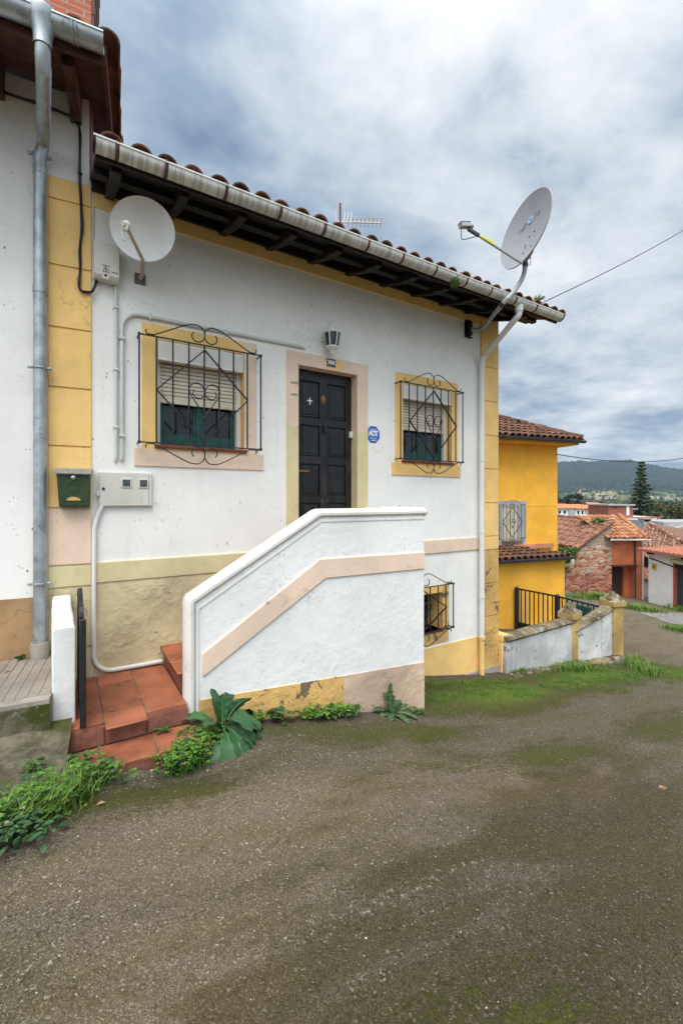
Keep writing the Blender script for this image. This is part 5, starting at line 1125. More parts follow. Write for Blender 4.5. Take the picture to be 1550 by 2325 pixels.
# old house with the mixed dark roof behind
s1 = 30.0; OH = thing('old_house', 'low grey house with patchy dark tile roof right of the orange garage', 'house', MB_ @ Vector((21, 33, -6)))
e0 = fb(1452, 1238, s1); e1 = fb(1580, 1252, s1-2.5); r0 = fb(1462, 1190, s1+3.2); r1 = fb(1600, 1242, s1+1.5)
r0 = fb(1466, 1187, s1+3.2)
exd = (e1-e0).normalized(); esd = (r0-e0); S_ = esd.length; esd.normalize()
mb = MB(); LL = (e1-e0).length; hipk = (fb(1560,1235,s1)-r0).length/LL
tiles(mb, e0, exd, esd, LL, S_, sp=.27, row=.42, r=.12, seg=4, thick=False, jit=.03, keep=lambda u, v: v < S_*(1-max(0, u-.4)/(LL*.86)) )
mb.add([e0, e1, e0+esd*S_], [(0,1,2)])
mb.add([e0+esd*S_, e1, fb(1640,1215,s1+6)], [(0,1,2)])
ridge_ = [e0+esd*S_+Vector((0,0,.1)), e1+Vector((0,0,.1))]
for k in range(22):
    p = ridge_[0].lerp(ridge_[1], k/22); q = ridge_[0].lerp(ridge_[1], (k+1.1)/22); mb.tube([p, q], [.16,.13], 7)
mb.build('roof', T_DRK, OH, M=MB_)
mb = MB(); mb.box(fb(1455,0,s1).x, 26, s1+.5, s1+6, -7, fb(0,1240,s1+.5).z); mb.build('wall', GREYP, OH, M=MB_)
mb = MB(); cx_ = fb(1463, 1180, s1+3); mb.box(cx_.x-.28, cx_.x+.28, s1+2.7, s1+3.3, cx_.z-1.2, cx_.z-.15); mb.box(cx_.x-.36, cx_.x+.36, s1+2.6, s1+3.4, cx_.z+.05, cx_.z+.13)
for dx in (-.25,.25): mb.box(cx_.x+dx-.06, cx_.x+dx+.06, s1+2.72, s1+3.28, cx_.z-.15, cx_.z+.05)
mb.build('chimney', GREYP, OH, M=MB_)
# small lean-to with red roof between garage and white garage
mb = MB(); a0 = fb(1459, 1243, 27); SH = thing('lean_to_shed', 'dark open lean-to with reddish tiles between orange and white garages', 'shed', MB_ @ Vector((18.8, 27.5, -5.6)))
tiles(mb, fb(1456, 1266, 26), (1,0,0), (fb(1456,1240,28.5)-fb(1456,1266,26)), 2.2, 2.6, sp=.26, row=.4, r=.11, seg=4, thick=False, jit=.03); mb.build('roof', T_ORG, SH, M=MB_)
mb = MB(); mb.box(fb(1457,0,26).x, fb(1474,0,26).x+1, 27.2, 27.4, -6.8, fb(0,1245,27).z); mb.build('back_wall', INK, SH, M=MB_)
mb = MB(); tiles(mb, fb(1456, 1318, 25.3), (1,0,0), (0,.9,.55), 1.4, .8, sp=.26, row=.35, r=.11, seg=4, thick=False, jit=.03); mb.build('lower_roof', T_RUIN, SH, M=MB_)
mb = MB(); mb.box(fb(1456,0,25.4).x, fb(1474,0,25.4).x+.6, 25.4, 25.6, -6.8, fb(0,1319,25.4).z); mb.build('front_wall', GREYP, SH, M=MB_)
# white garage: frame turned towards the lane
wa = fb(1471.5, 1300, 23.0); wb_ = fb(1529, 1300, 21.4); exw = Vector((wb_.x-wa.x, wb_.y-wa.y, 0)).normalized(); MWg = MB_ @ axes((wa.x, wa.y, 0), exw, Vector((-exw.y, exw.x, 0)), (0,0,1))
WGt = thing('white_garage', 'small white garage with red sheet roof and dark graphite door', 'garage', MWg @ Vector((1.5, 2, -5.2)))
zt0 = on(1475, 1254, 0, MWg).z; wlen = on(1528, 1300, 0, MWg).x
mb = MB(); mb.box(0, wlen, 0, .3, -6.5, zt0); mb.box(0, .25, .302, 5, -6.5, zt0); mb.box(wlen, wlen+3, .01, .3, on(1535,1272,0,MWg).z, zt0); mb.build('wall', WHITEN, WGt, M=MWg)
mb = MB(); mb.box(wlen+.0, wlen+.10, -.02, .28, -6.5, on(1530,1277,0,MWg).z); mb.build('door_jamb', simple('red_jamb', (.42,.11,.08), .6), WGt, M=MWg)
mb = MB(); zd = on(1540,1279,0,MWg).z; mb.box(wlen+.10, wlen+3.2, .12, .18, -6.5, zd)
for k in range(26): mb.box(wlen+.12+k*.12, wlen+.18+k*.12, .105, .12, -6.5, zd)
mb.build('door', GRAPH, WGt, M=MWg)
mb = MB(); mb.box(wlen+.05, wlen+3.2, -.25, .1, zd, zd+.16); mb.build('awning', simple('ochre_awning', (.42,.36,.2), .8), WGt, M=MWg)
mb = MB(); zr0 = on(1466, 1252, -.4, MWg).z; mb.plate([(-.35,-.4,zr0-.02),(6,-.4,zr0-.02),(6,5,zr0+.12),(-.35,5,zr0+.12)],(0,0,.10))
for k in range(22): mb.tube([(-.2+k*.28,-.4,zr0+.09),(-.2+k*.28,5,zr0+.23)], .045, 6)
mb.build('roof', simple('red_sheet', (.42,.15,.10), .7, 0, .2, 6), WGt, M=MWg)
mb = MB()
for x in (.25, 2.35): mb.box(x, x+.14, -.3, 0, zr0-.14, zr0-.02)
mb.tube([(.1,-.02,zt0-.28),(wlen*.5,-.02,zt0-.40),(wlen,-.02,zt0-.52),(wlen+1.2,-.02,zt0-.56)], .03, 6); mb.build('rafter_end', DARKW, WGt, M=MWg)
sg = on(1484.5, 1287, -.02, MWg); SG = thing('warning_sign', 'small yellow warning sign with black emblem on the white garage wall', 'sign', MWg @ sg)
mb = MB(); mb.box(sg.x-.16, sg.x+.16, -.02, -.002, sg.z-.17, sg.z+.17); mb.build('plate', SIGNY, SG, M=MWg)
mb = MB(); mb.box(sg.x-.13, sg.x+.13, -.024, -.019, sg.z+.125, sg.z+.15); mb.plate([(sg.x-.10,-.019,sg.z-.02),(sg.x-.02,-.019,sg.z-.07),(sg.x+.0,-.019,sg.z-.02),(sg.x+.08,-.019,sg.z-.03),(sg.x+.05,-.019,sg.z+.04),(sg.x-.02,-.019,sg.z+.03),(sg.x-.06,-.019,sg.z+.10),(sg.x-.12,-.019,sg.z+.10),(sg.x-.07,-.019,sg.z+.03)],(0,-.005,0)); mb.box(sg.x-.13, sg.x+.13, -.024, -.019, sg.z-.10, sg.z-.085); mb.build('emblem', INK, SG, M=MWg)
# block buildings behind
s2 = 45.0; BB = thing('flat_roofed_building', 'long white flat-roofed building carrying a red-brown rooftop hut', 'building', MB_ @ Vector((30, 48, -7)))
a = fb(1395, 1174, s2); b = fb(1491, 1199, s2); mb = MB(); mb.box(a.x, b.x, s2, s2+8, -9, a.z); mb.build('wall', WHITEN, BB, M=MB_)
mb = MB(); mb.box(b.x-.0, b.x+.25, s2-.2, s2+8, -9, a.z+.03); mb.box(a.x, b.x-.01, s2-.06, s2-.004, a.z-.05, a.z+.03); mb.build('edge_trim', ORANGE, BB, M=MB_)
a = fb(1384.5, 1148, s2); b = fb(1441, 1170, s2); c_ = fb(1417, 1170, s2)
mb = MB(); mb.box(a.x, b.x, s2+.3, s2+4, -3, a.z); mb.build('rooftop_hut', simple('red_brown_brick', (.30,.105,.06), .85, 0, .12, 2), BB, M=MB_)
mb = MB(); mb.box(a.x-.1, b.x+.12, s2+.1, s2+4.2, a.z, a.z+.14); mb.build('hut_roof', GREYP, BB, M=MB_)
mb = MB(); mb.box(fb(1426,0,s2).x, fb(1432,0,s2).x, s2+.26, s2+.3, b.z, fb(0,1149.5,s2).z); mb.build('hut_door', WHT, BB, M=MB_)
mb = MB(); mb.box(fb(1398,0,s2).x, fb(1402,0,s2).x, s2+.26, s2+.3, fb(0,1154,s2).z, fb(0,1150,s2).z); mb.build('vent', INK, BB, M=MB_)
mb = MB(); q = fb(1468, 1160, s2); mb.tube([(q.x, s2+3, -3), (q.x, s2+3, q.z+.6)], .04, 6); mb.tube([(q.x-.1, s2+3, q.z+.1), (q.x+1.1, s2+3, q.z+.15)], .03, 5); mb.tube([(q.x-.5, s2+3, q.z-.5), (q.x+.3, s2+3, q.z-.4)], .03, 5); tag(mb.build('aerial', PVCG, None, M=MB_), 'thin grey aerial standing on the white flat-roofed building', 'aerial')
s3 = 38; gb = fb(1506, 1185, s3); mb = MB(); mb.box(gb.x, gb.x+8, s3, s3+5, -8, gb.z); GBt = thing('grey_block_building', 'plain grey block building at the right edge behind the dark tile roof', 'building', MB_ @ Vector((30, 40, -6.6))); mb.build('wall', GREYP, GBt, M=MB_)
mb = MB(); mb.plate([(gb.x+.3, s3-.6, gb.z-.55), (gb.x+1.8, s3-.6, gb.z-.25), (gb.x+4, s3-.6, gb.z-.3), (gb.x+4, s3-.6, -7), (gb.x+.3, s3-.6, -7)], (0,.5,0)); mb.build('front_gable', plaster('bare_render', (.42,.38,.34), .15), GBt, M=MB_)
# white terraces with orange roofs
s4 = 110.0
TZ = [(1262, 1304, 1150, 1163), (1306, 1340, 1151, 1164), (1343, 1379, 1152, 1166)]
for i, (x0, x1, y0, y1) in enumerate(TZ):
    t = thing('terrace_house', ('white terraced house with orange roof against the yellow house corner', 'white terraced house with orange roof, middle of the distant row', 'white terraced house with orange roof, nearest the red-brown hut')[i], 'house', MB_ @ Vector((fb((x0+x1)/2,0,s4).x, s4+3, -9.5)), 'orange-roofed terrace houses')
    a = fb(x0, y0+4, s4); b = fb(x1, y1, s4); mb = MB(); mb.box(a.x, b.x, s4, s4+8, -12, a.z); mb.build('wall', WHITEN, t, M=MB_)
    mb = MB(); mb.plate([(a.x-.3, s4-.5, a.z-.05), (b.x+.3, s4-.5, a.z-.05), (b.x+.3, s4+5, a.z+.95), (a.x-.3, s4+5, a.z+.95)], (0,0,.15)); mb.plate([(a.x-.3, s4+5, a.z+.95), (b.x+.3, s4+5, a.z+.95), (b.x+.3, s4+9, a.z+.2), (a.x-.3, s4+9, a.z+.2)], (0,0,.15)); mb.build('roof', simple('far_orange_roof', (.58,.20,.09), .8, 0, .15, 1), t, M=MB_)
    wq = b.x-a.x; mb = MB(); mb.box(a.x+wq*.65, b.x-.02, s4-.3, s4-.01, -12, a.z-.25); mb.build('grey_bay', GREYP, t, M=MB_)
    for f in (.12, .40): mb = MB(); mb.box(a.x+wq*f, a.x+wq*(f+.12), s4-.06, s4-.002, a.z-1.35, a.z-.55); mb.build('window', INK, t, M=MB_)
t = thing('distant_villa', 'white two-storey villa with orange roof behind the terraced row', 'house', MB_ @ Vector((fb(1356,0,140).x, 142, -10)))
a = fb(1337, 1147, 140); b = fb(1375, 1156, 140); mb = MB(); mb.box(a.x, b.x, 140, 148, -13, a.z); mb.build('wall', WHITEN, t, M=MB_)
mb = MB(); mb.plate([(a.x-.5,139.3,a.z-.05),(b.x+.5,139.3,a.z-.05),(b.x-1,144,a.z+.75),(a.x+1,144,a.z+.75)],(0,0,.15)); mb.build('roof', bpy.data.materials['far_orange_roof'], t, M=MB_)
for f in (.1,.3,.5,.7,.85): mb = MB(); mb.box(a.x+(b.x-a.x)*f, a.x+(b.x-a.x)*(f+.07), 139.9, 139.99, a.z-1.0, a.z-.3); mb.build('window', INK, t, M=MB_)

# ------------------------------------------------------------------ hill, villages, trees
mb = MB(); RV = [(1180,1052),(1230,1049),(1262,1050),(1300,1049.5),(1313,1047.5),(1330,1050),(1360,1048.5),(1400,1046.5),(1430,1047),(1445,1049),(1452,1054),(1458,1057),(1462,1055.5),(1468,1056),(1500,1062),(1530,1066),(1560,1070),(1640,1082),(1800,1092)]
def hilltop(px): return (1134-lerp_tab(RV, px))/1000*1900
cols_ = [1150+ i*3 for i in range(220)]; S0, S1 = 620.0, 1900.0; nr = 44
vs = []
for px in cols_:
    u = (px-775)/1000; zt = hilltop(px)
    for j in range(nr+1):
        t = j/nr; s = S0+(S1-S0)*t
        b = .0 if t < .18 else ((t-.18)/.82); hz = -16+(zt+16)*(.10*t+.90*(b**1.25)*(.55+.45*b))
        hz += (10*noise.noise(Vector((u*s*.004, s*.004, 2)))+3.5*noise.noise(Vector((u*s*.02, s*.02, 4))))*min(1, t*4)*(1-.7*t**3)+(2.2*noise.noise(Vector((u*300, 3, t*20))) if t > .9 else 0)
        vs.append((u*s, s, hz))
    vs.append((u*S1, S1+500, -20))
m = nr+2
mb.add(vs, [(i*m+j, (i+1)*m+j, (i+1)*m+j+1, i*m+j+1) for i in range(len(cols_)-1) for j in range(m-1)])
def hillm():
    M = Mt('wooded_hill', .95, spec=.05); p = M.pos(); z = M.xyz(p)[2]
    n = M.noi(p, .0045, 5, .6); n2 = M.noi(p, .03, 5, .7); h = M.mth('ADD', z, M.mth('MULTIPLY', M.mth('SUBTRACT', n, .5), 70))
    fld = M.mix(M.rng(M.xyz(M.vor(p, .009, out='Color'))[0], .2, .8), (.10,.145,.045), (.20,.235,.085)); fld = M.mix(M.rng(n2, .47, .56), fld, (.03,.045,.025))
    wd = M.mix(M.rng(M.noi(p, .06, 6, .75), .35, .65), (.012,.028,.022), (.035,.055,.038)); wd = M.mix(M.mth('MULTIPLY', M.rng(M.noi(p, .006, 4), .6, .68), .5), wd, (.06,.075,.04))
    M.col(M.mix(M.rng(h, 20, 34), fld, wd)); M.nrm(M.bump(M.noi(p, .12, 5, .7), 1.0, 6)); return M.m
tag(mb.build('hill', hillm(), None, M=MB_, sharp=0), kind='structure')
for p_ in bpy.data.objects['hill'].data.polygons: p_.use_smooth = True
def hz_at(px, s):
    u = (px-775)/1000; zt = hilltop(px); t = (s-S0)/(S1-S0); b = .0 if t < .18 else ((t-.18)/.82)
    return -16+(zt+16)*(.10*t+.90*(b**1.25)*(.55+.45*b))+(10*noise.noise(Vector((u*s*.004, s*.004, 2)))+3.5*noise.noise(Vector((u*s*.02, s*.02, 4))))*min(1, t*4)*(1-.7*t**3)
HW = simple('village_white', (.72,.68,.64), .8); HR = simple('village_roof', (.36,.19,.13), .8, 0, .2, .2)
base = None
vil = [(random.uniform(1308, 1392), random.uniform(1040, 1260)) for _ in range(40)]+[(random.uniform(1475, 1548), random.uniform(1040, 1160)) for _ in range(8)]
for i, (px, s) in enumerate(vil):
    z = hz_at(px, s); p = MB_ @ Vector(((px-775)/1000*s, s, z))
    if base is None:
        base = thing('village_house', 'tiny pale village house with red roof on the hillside below the woods', 'house', p, 'village houses on the hillside')
        mb = MB(); mb.box(p.x-3.6, p.x+3.6, p.y-2.6, p.y+2.6, p.z-4, p.z+3.4); mb.build('wall', HW, base)
        mb = MB(); mb.plate([(p.x-4.2,p.y-3.3,p.z+3.3),(p.x-4.2,p.y+3.3,p.z+3.3),(p.x-4.2,p.y,p.z+5.0)],(8.4,0,0)); mb.build('roof', HR, base); p0_ = p
    else:
        r = dup(base, p-p0_); r.rotation_euler = (0,0,random.uniform(0,3))
        for chd in r.children: chd.matrix_parent_inverse = Matrix.Translation(-p0_)
mb = MB(); cnt = 0
while cnt < 10000:
    px = random.uniform(1255, 1560); s = 960+940*random.random()**.8; z = hz_at(px, s); u = (px-775)/1000
    if z+70*(noise.noise(Vector((u*s*.006, s*.006, 9))))*.6 < 36 and random.random() > .035: continue
    if px < 1270 and random.random() < .3: continue
    r = random.uniform(3.0, 6.0); h_ = r*random.uniform(1.2, 2.4); c = Vector((u*s, s, z-2)); a0_ = random.random()
    mb.add([c+Vector((r*math.cos(a0_+k*PI/2), r*math.sin(a0_+k*PI/2), h_*.35)) for k in range(4)]+[c+Vector((0,0,h_)), c], [(k, (k+1) % 4, 4) for k in range(4)]+[((k+1) % 4, k, 5) for k in range(4)]); cnt += 1
tag(mb.build('forest', leafm('forest_crowns', (.012,.028,.026), (.036,.058,.042), .9, 0), None, M=MB_, sharp=0), 'dark woodland covering the far hill above the village', 'forest', kind='stuff')
# trees
def conifer(name, label, px, ptop, s, zb, wpx, m, n, lean=0.0, size=.20, grp=None, taper=1.0):
    top = fb(px, ptop, s); c = Vector((top.x, s, zb)); h = top.z-zb; R_ = wpx/1000*s/2
    t = thing(name, label, 'tree', MB_ @ c, grp)
    mb = MB(); mb.tube([c, c+Vector((0,0,h*.5)), top-Vector((0,0,.1))], [h*.022, h*.014, .02], 8); mb.build('trunk', BARK, t, M=MB_)
    mb = MB(); tiers = int(h/.42)
    for i in range(tiers):
        f = i/tiers; z = zb+h*(.10+.9*f); rr = R_*(1-f)**taper*(.72+.5*abs(noise.noise(Vector((i*.9, px*.1, 0))))*2*.6)+.12; nbq = max(4, int(9*(1-f)+4))
        for b_ in range(nbq):
            a_ = b_*2*PI/nbq+i*1.3+random.uniform(-.25,.25); L = rr*random.uniform(.6,1.2); dv = Vector((math.cos(a_), math.sin(a_), -.18-.15*(1-f)))
            for k in range(int(n*(.3+L/R_))):
                q = random.random(); p = Vector((c.x, c.y, z))+dv*L*q+Vector((0,0,.22*L*q*q))+Vector((random.gauss(0,.10),random.gauss(0,.10),random.gauss(0,.06)))*(1.2-q*.5)*max(.5, L)
                tri(mb, p, size*random.uniform(.6,1.2), -.25)
    mb.build('crown', m, t, M=MB_, sharp=0); return t
conifer('fir_tree', 'tall dark pointed fir rising behind the flat-roofed building', 1455, 1043, 52.0, -7.5, 112, L_FIR, 26, size=.36, taper=.95)
def broad(name, label, px, ptop, s, zb, wpx, m, n, size, grp=None, dk=0, cl=34, flat=.8):
    top = fb(px, ptop, s); R_ = wpx/1000*s/2; c = Vector((top.x, s, zb)); h = top.z-zb
    t = thing(name, label, 'tree', MB_ @ c, grp); mb = MB()
    mb.tube([c, c+Vector((.1,0,h*.35)), c+Vector((0,.1,h*.75))], [h*.04, h*.03, h*.01], 8)
    for k in range(6): a_ = k*1.05; mb.tube([c+Vector((0,0,h*.3)), c+Vector((math.cos(a_)*R_*.4, math.sin(a_)*R_*.4, h*.55)), c+Vector((math.cos(a_)*R_*.7, math.sin(a_)*R_*.7, h*.75))], [h*.018, h*.012, .02], 6)
    mb.build('trunk', BARK, t, M=MB_); mb = MB(); cz = zb+h*.60
    for k in range(cl):
        v = rdir()*random.uniform(.35, 1)**.5; q = Vector((c.x+v.x*R_*.85, c.y+v.y*R_*.85, cz+v.z*h*.40)); leafcloud(mb, q, (R_*.30, R_*.30, R_*.24*flat), n//cl, size)
    mb.build('crown', m, t, M=MB_, sharp=0); return t
broad('cedar_tree', 'dark blue-green cedar, taller of the two beside the yellow house', 1300, 1103, 120, -10, 44, L_CED, 2600, .55)
broad('cedar_tree', 'dark blue-green cedar, lower and closer to the yellow house wall', 1281, 1113, 118, -10, 36, L_CED, 2000, .55)
broad('bare_tree', 'brownish olive bushy tree right of the tall fir', 1510, 1118, 75, -8.5, 62, L_OLV, 3200, .35)
broad('bare_tree', 'brownish olive bushy tree at the right picture edge', 1552, 1128, 70, -8.5, 60, L_OLV, 2600, .35)
broad('bare_tree', 'low olive shrub tree between fir and flat-roofed building', 1486, 1150, 62, -8.5, 40, L_OLV, 1800, .3)
broad('bare_tree', 'low dark green tree at the foot of the tall fir', 1432, 1148, 66, -8.5, 34, L_CED, 1500, .3)
mb = MB()
for k in range(230):
    px = random.uniform(1255, 1560); s = random.uniform(230, 560); zg = g0(400)-1; hh = random.uniform(6, 14)*(1 if s < 400 else 1.15)
    c = Vector(((px-775)/1000*s, s, zg+hh*.6)); leafcloud(mb, c, (hh*.6, hh*.6, hh*.5), 60, hh*.17)
tag(mb.build('wood', L_WOOD, None, M=MB_, sharp=0), 'belt of mixed green and brown trees across the valley floor', 'wood', kind='stuff')
# wire from the yellow house
k0 = MY @ on(1262, 1031, 1.55, MY); k1 = CAM+ray(1600, 1030)*20
mb = MB(); mb.tube([k0.lerp(k1, i/24)-Vector((0,0,.30*4*(i/24)*(1-i/24))) for i in range(25)], .014, 6); tag(mb.build('overhead_wire', BLK), 'thin sagging wire leaving the yellow house below its eaves', 'wire')
# concrete slab on the lane far right
sl_ = [(1462,1395),(1500,1388),(1575,1388),(1575,1424),(1520,1416)]
def gpt(px, py):
    d_ = ray(px, py); s = 2.0
    for _ in range(400):
        p = CAM+d_*s
        if p.z <= g(p.x, p.y): break
        s *= 1.01
    return CAM+d_*s
mb = MB(); ps = [gpt(*q) for q in sl_]; cc_ = sum(ps, Vector())/len(ps); n = 10
def slabgrid(mb, A, B, C, Dq, n=10):
    vs = []
    for i in range(n+1):
        for j in range(n+1):
            p = A.lerp(B, i/n).lerp(Dq.lerp(C, i/n), j/n); vs.append((p.x, p.y, g(p.x, p.y)+.012))
    mb.add(vs, [(i*(n+1)+j, (i+1)*(n+1)+j, (i+1)*(n+1)+j+1, i*(n+1)+j+1) for i in range(n) for j in range(n)])
slabgrid(mb, gpt(1450,1392), gpt(1620,1388), gpt(1620,1436), gpt(1520,1416)); tag(mb.build('concrete_pad', simple('worn_concrete', (.21,.20,.19), .9, 0, .2, 2, .4, 40, dark=(.15,.14,.12))), kind='structure')
# ------------------------------------------------------------------ plants at the foot of the wall
LOB = [.3, .9, .55, 1.0, .6, .85, .0]
def bush(name, label, cat, pts, n, size, hgt, m, group=None, spread=.06, lobed=True, stems=True, droop=.5, zfun=None):
    c = sum((Vector(p) for p in pts), Vector())/len(pts); t = thing(name, label, cat, c, group); mb = MB(); st = MB()
    for i in range(n):
        p = Vector(random.choice(pts)).lerp(Vector(random.choice(pts)), random.random()*.6)+Vector((random.gauss(0, spread), random.gauss(0, spread*.8), 0)); zg = zfun(p.x, p.y) if zfun else g(p.x, p.y)
        h = hgt*random.uniform(.15, 1.0)**.8; a_ = random.uniform(0, 2*PI); d_ = Vector((math.cos(a_), math.sin(a_), random.uniform(-.1,.7)))
        q = Vector((p.x, p.y, zg+h))+Vector((d_.x, d_.y, 0))*h*.35
        if stems and n >= 930 and i % 3 == 0: st.tube([(p.x, p.y, zg-.02), (p.x+d_.x*h*.1, p.y+d_.y*h*.1, zg+h*.6), q], [.0022, .0018, .001], 4, cap=False)
        L = size*min(2.0, random.lognormvariate(-.12, .42)); mb.mi = (1 if random.random() < .22 else 2 if random.random() < .12 else 3 if random.random() < .025 else 0) if n >= 80 else 0
        if lobed:
            for da in (-1.05, 0, 1.05):
                e = Vector((math.cos(a_+da), math.sin(a_+da), d_.z)); leaf(mb, q, e, (0,0,1), L*(.62 if da else .8), L*.5, droop=droop, fold=.2)
        else: leaf(mb, q, d_, (0,0,1), L, L*.62, droop=droop, fold=.25)
    mb.build('leaves', [m, L_DRK, L_BRT, L_DRY], t, sharp=0)
    if st.v: st.build('stems', L_MID, t)
    return t
def wp_(*xs, y=-1.07): return [(on(x, 1620, y).x, y+random.uniform(-.03,.03), 0) for x in xs]
def gp(*ps): return [tuple(gpt(*p)) for p in ps]
# large dock plant
c = gpt(492, 1672); c = Vector((1.07, -1.18, g(1.07, -1.18)))
t = thing('dock_plant', 'large dark green broad-leaved dock plant against the stair newel', 'plant', c); 
spec = [(-.30,.50,.27,.115,.8,3.0),(-.65,.35,.27,.11,1.8,1.3),(.25,.45,.27,.125,1.7,1.5),(.6,.35,.30,.125,2.2,1.0),(.9,.15,.31,.13,2.5,.9),(1.0,-.1,.33,.145,2.7,1.0),(1.0,-.4,.36,.15,2.9,.9),(.8,-.6,.37,.16,3.1,.8),(.55,-.8,.39,.165,3.3,.8),(.25,-.9,.38,.16,3.3,.8),(-.05,-.9,.36,.155,3.2,.8),(-.3,-.8,.30,.14,3.0,.9),(.9,-.25,.26,.12,2.6,1.6),(.6,.0,.24,.11,1.9,1.9),(.25,-.45,.28,.13,2.8,1.5),(.65,-.4,.28,.13,2.9,1.5),(.05,.15,.2,.09,1.2,2.8),(-.35,-.25,.22,.1,2.2,1.8),(.45,-.65,.3,.14,3.1,1.2)]
mb = MB(); rb = MB()
for i, (dx, dy, L, wd, dr_, up0) in enumerate(spec):
    d_ = Vector((dx, dy, up0)).normalized(); base_ = c+Vector((dx*.03, dy*.03, .03+.07*random.random()))
    pr2 = [.10, .10, .13, .30, .58, .60, .82, .78, .98, .90, 1.0, .92, .84, .58, .0]; tw = random.uniform(-.6, .6)
    k0 = len(mb.v); leaf(mb, base_, d_, (.5*tw, .5*tw, 1), L*1.36, wd*1.16, droop=dr_, fold=.12+.22*random.random(), shape=[q_*random.uniform(.9, 1.1) for q_ in pr2], wav=.07)
    mid = [Vector(mb.v[k0+3*j+1])+Vector((0,0,.0025)) for j in range(len(pr2))]; rb.tube(mid, [.0045*(1-.8*j/14) for j in range(15)], 5)
ob = mb.build('leaves', L_DOCK, t, sharp=0); md = ob.modifiers.new('sub', 'SUBSURF'); md.levels = md.render_levels = 1; ob.data.polygons.foreach_set('use_smooth', [True]*len(ob.data.polygons))
rb.build('ribs', L_RIB, t)
bush('celandine_bush', 'bright green small-leaved bushy weed spilling over the lower step edge', 'weed', [(.86,-1.10,0),(.84,-1.2,0),(.80,-1.3,0),(.74,-1.40,0),(.66,-1.47,0),(.92,-1.18,0),(.9,-1.3,0),(.82,-1.42,0),(.96,-1.1,0),(.72,-1.5,0),(.6,-1.52,0)], 1500, .024, .17, L_BRT, spread=.05)
bush('clover_patch', 'small clover patch growing under the step nosing left', 'weed', gp((200,1682),(225,1682),(250,1676),(200,1690),(262,1672)), 130, .026, .06, L_MID, spread=.025, zfun=lambda x, y: -1.80)
bush('clover_patch', 'tiny clover tuft in the crack of the bottom step', 'weed', [(.62,-1.10,0),(.66,-1.09,0)], 34, .022, .05, L_MID, spread=.02, zfun=lambda x, y: -1.80)
bush('thistle_weed', 'feathery weed in front of the gate wall foot', 'weed', gp((190,1735),(195,1755),(215,1775),(185,1765),(240,1785),(185,1790),(265,1785),(290,1780),(215,1785)), 230, .036, .12, L_MID, spread=.035, lobed=True)
bush('road_weed', 'dense weed mat trailing along the road edge at the lower left', 'weed', gp((10,1880),(40,1870),(80,1840),(120,1820),(20,1910),(60,1890),(100,1850),(150,1810),(180,1795),(-20,1900),(-40,1870),(20,1850)), 800, .021, .09, L_MID, spread=.075, lobed=True)
bush('road_weed', 'dark trailing weeds at the very left bottom below the mossy concrete', 'weed', gp((0,1925),(30,1935),(-30,1930),(60,1915),(-10,1900)), 300, .032, .10, L_DRK, spread=.06, lobed=False)
bush('apron_weed', 'sparse green sprig on the mossy concrete apron', 'weed', gp((75,1760),(85,1755),(65,1770)), 36, .03, .08, L_MID, spread=.025)
bush('apron_weed', 'little weed at the bottom corner of the white gate wall', 'weed', gp((150,1690),(148,1700)), 30, .028, .08, L_MID, spread=.02)
bush('wall_weed', 'round-leaved weed clump under the ochre stair plinth', 'weed', wp_(628,618,640), 90, .045, .10, L_DRK, spread=.035, lobed=False)
bush('wall_weed', 'long bright low weed row at the stair wall foot', 'weed', wp_(688,700,715,735,748,760,775,790,805,822), 420, .038, .11, L_BRT, spread=.04, lobed=False)
bush('wall_weed', 'small grassy weed just right of the dock plant', 'weed', wp_(575,590), 70, .03, .09, L_MID, spread=.03)
bush('wall_weed', 'tiny weed by the lower right corner of the stair wall', 'weed', wp_(935,945), 40, .035, .05, L_MID, spread=.03)
c = Vector((on(888, 1620, -1.08).x, -1.08, 0)); c.z = g(c.x, c.y); t = thing('thistle_plant', 'dark serrated thistle rosette leaning on the pink plinth', 'plant', c); mb = MB(); rb = MB()
for dx, dy, up0, L in ((.05,.15,3.0,.32),(-.9,.2,.9,.24),(.9,0,.6,.26),(.7,-.6,.35,.30),(-.5,-.6,.5,.22),(.2,-.9,.3,.30),(.95,.3,1.0,.22),(-.2,.4,1.8,.24),(.5,.5,1.6,.2),(-.8,-.2,.5,.2)):
    d_ = Vector((dx, dy, up0)).normalized(); k0 = len(mb.v); pr2 = [.2,.5,.9,.55,1.0,.6,1.0,.6,.9,.5,.7,.35,.0]; leaf(mb, c+Vector((0,.0,.0)), d_, (0,1 if up0 > 2 else 0,1), L*1.0, .095, droop=1.0 if up0 < 2 else .2, fold=.35, shape=pr2, wav=.06)
    mid = [Vector(mb.v[k0+3*j+1])+Vector((0,0,.002)) for j in range(len(pr2))]; rb.tube(mid, .002, 4)
mb.build('leaves', L_DRK, t, sharp=0); rb.build('ribs', L_RIB, t)
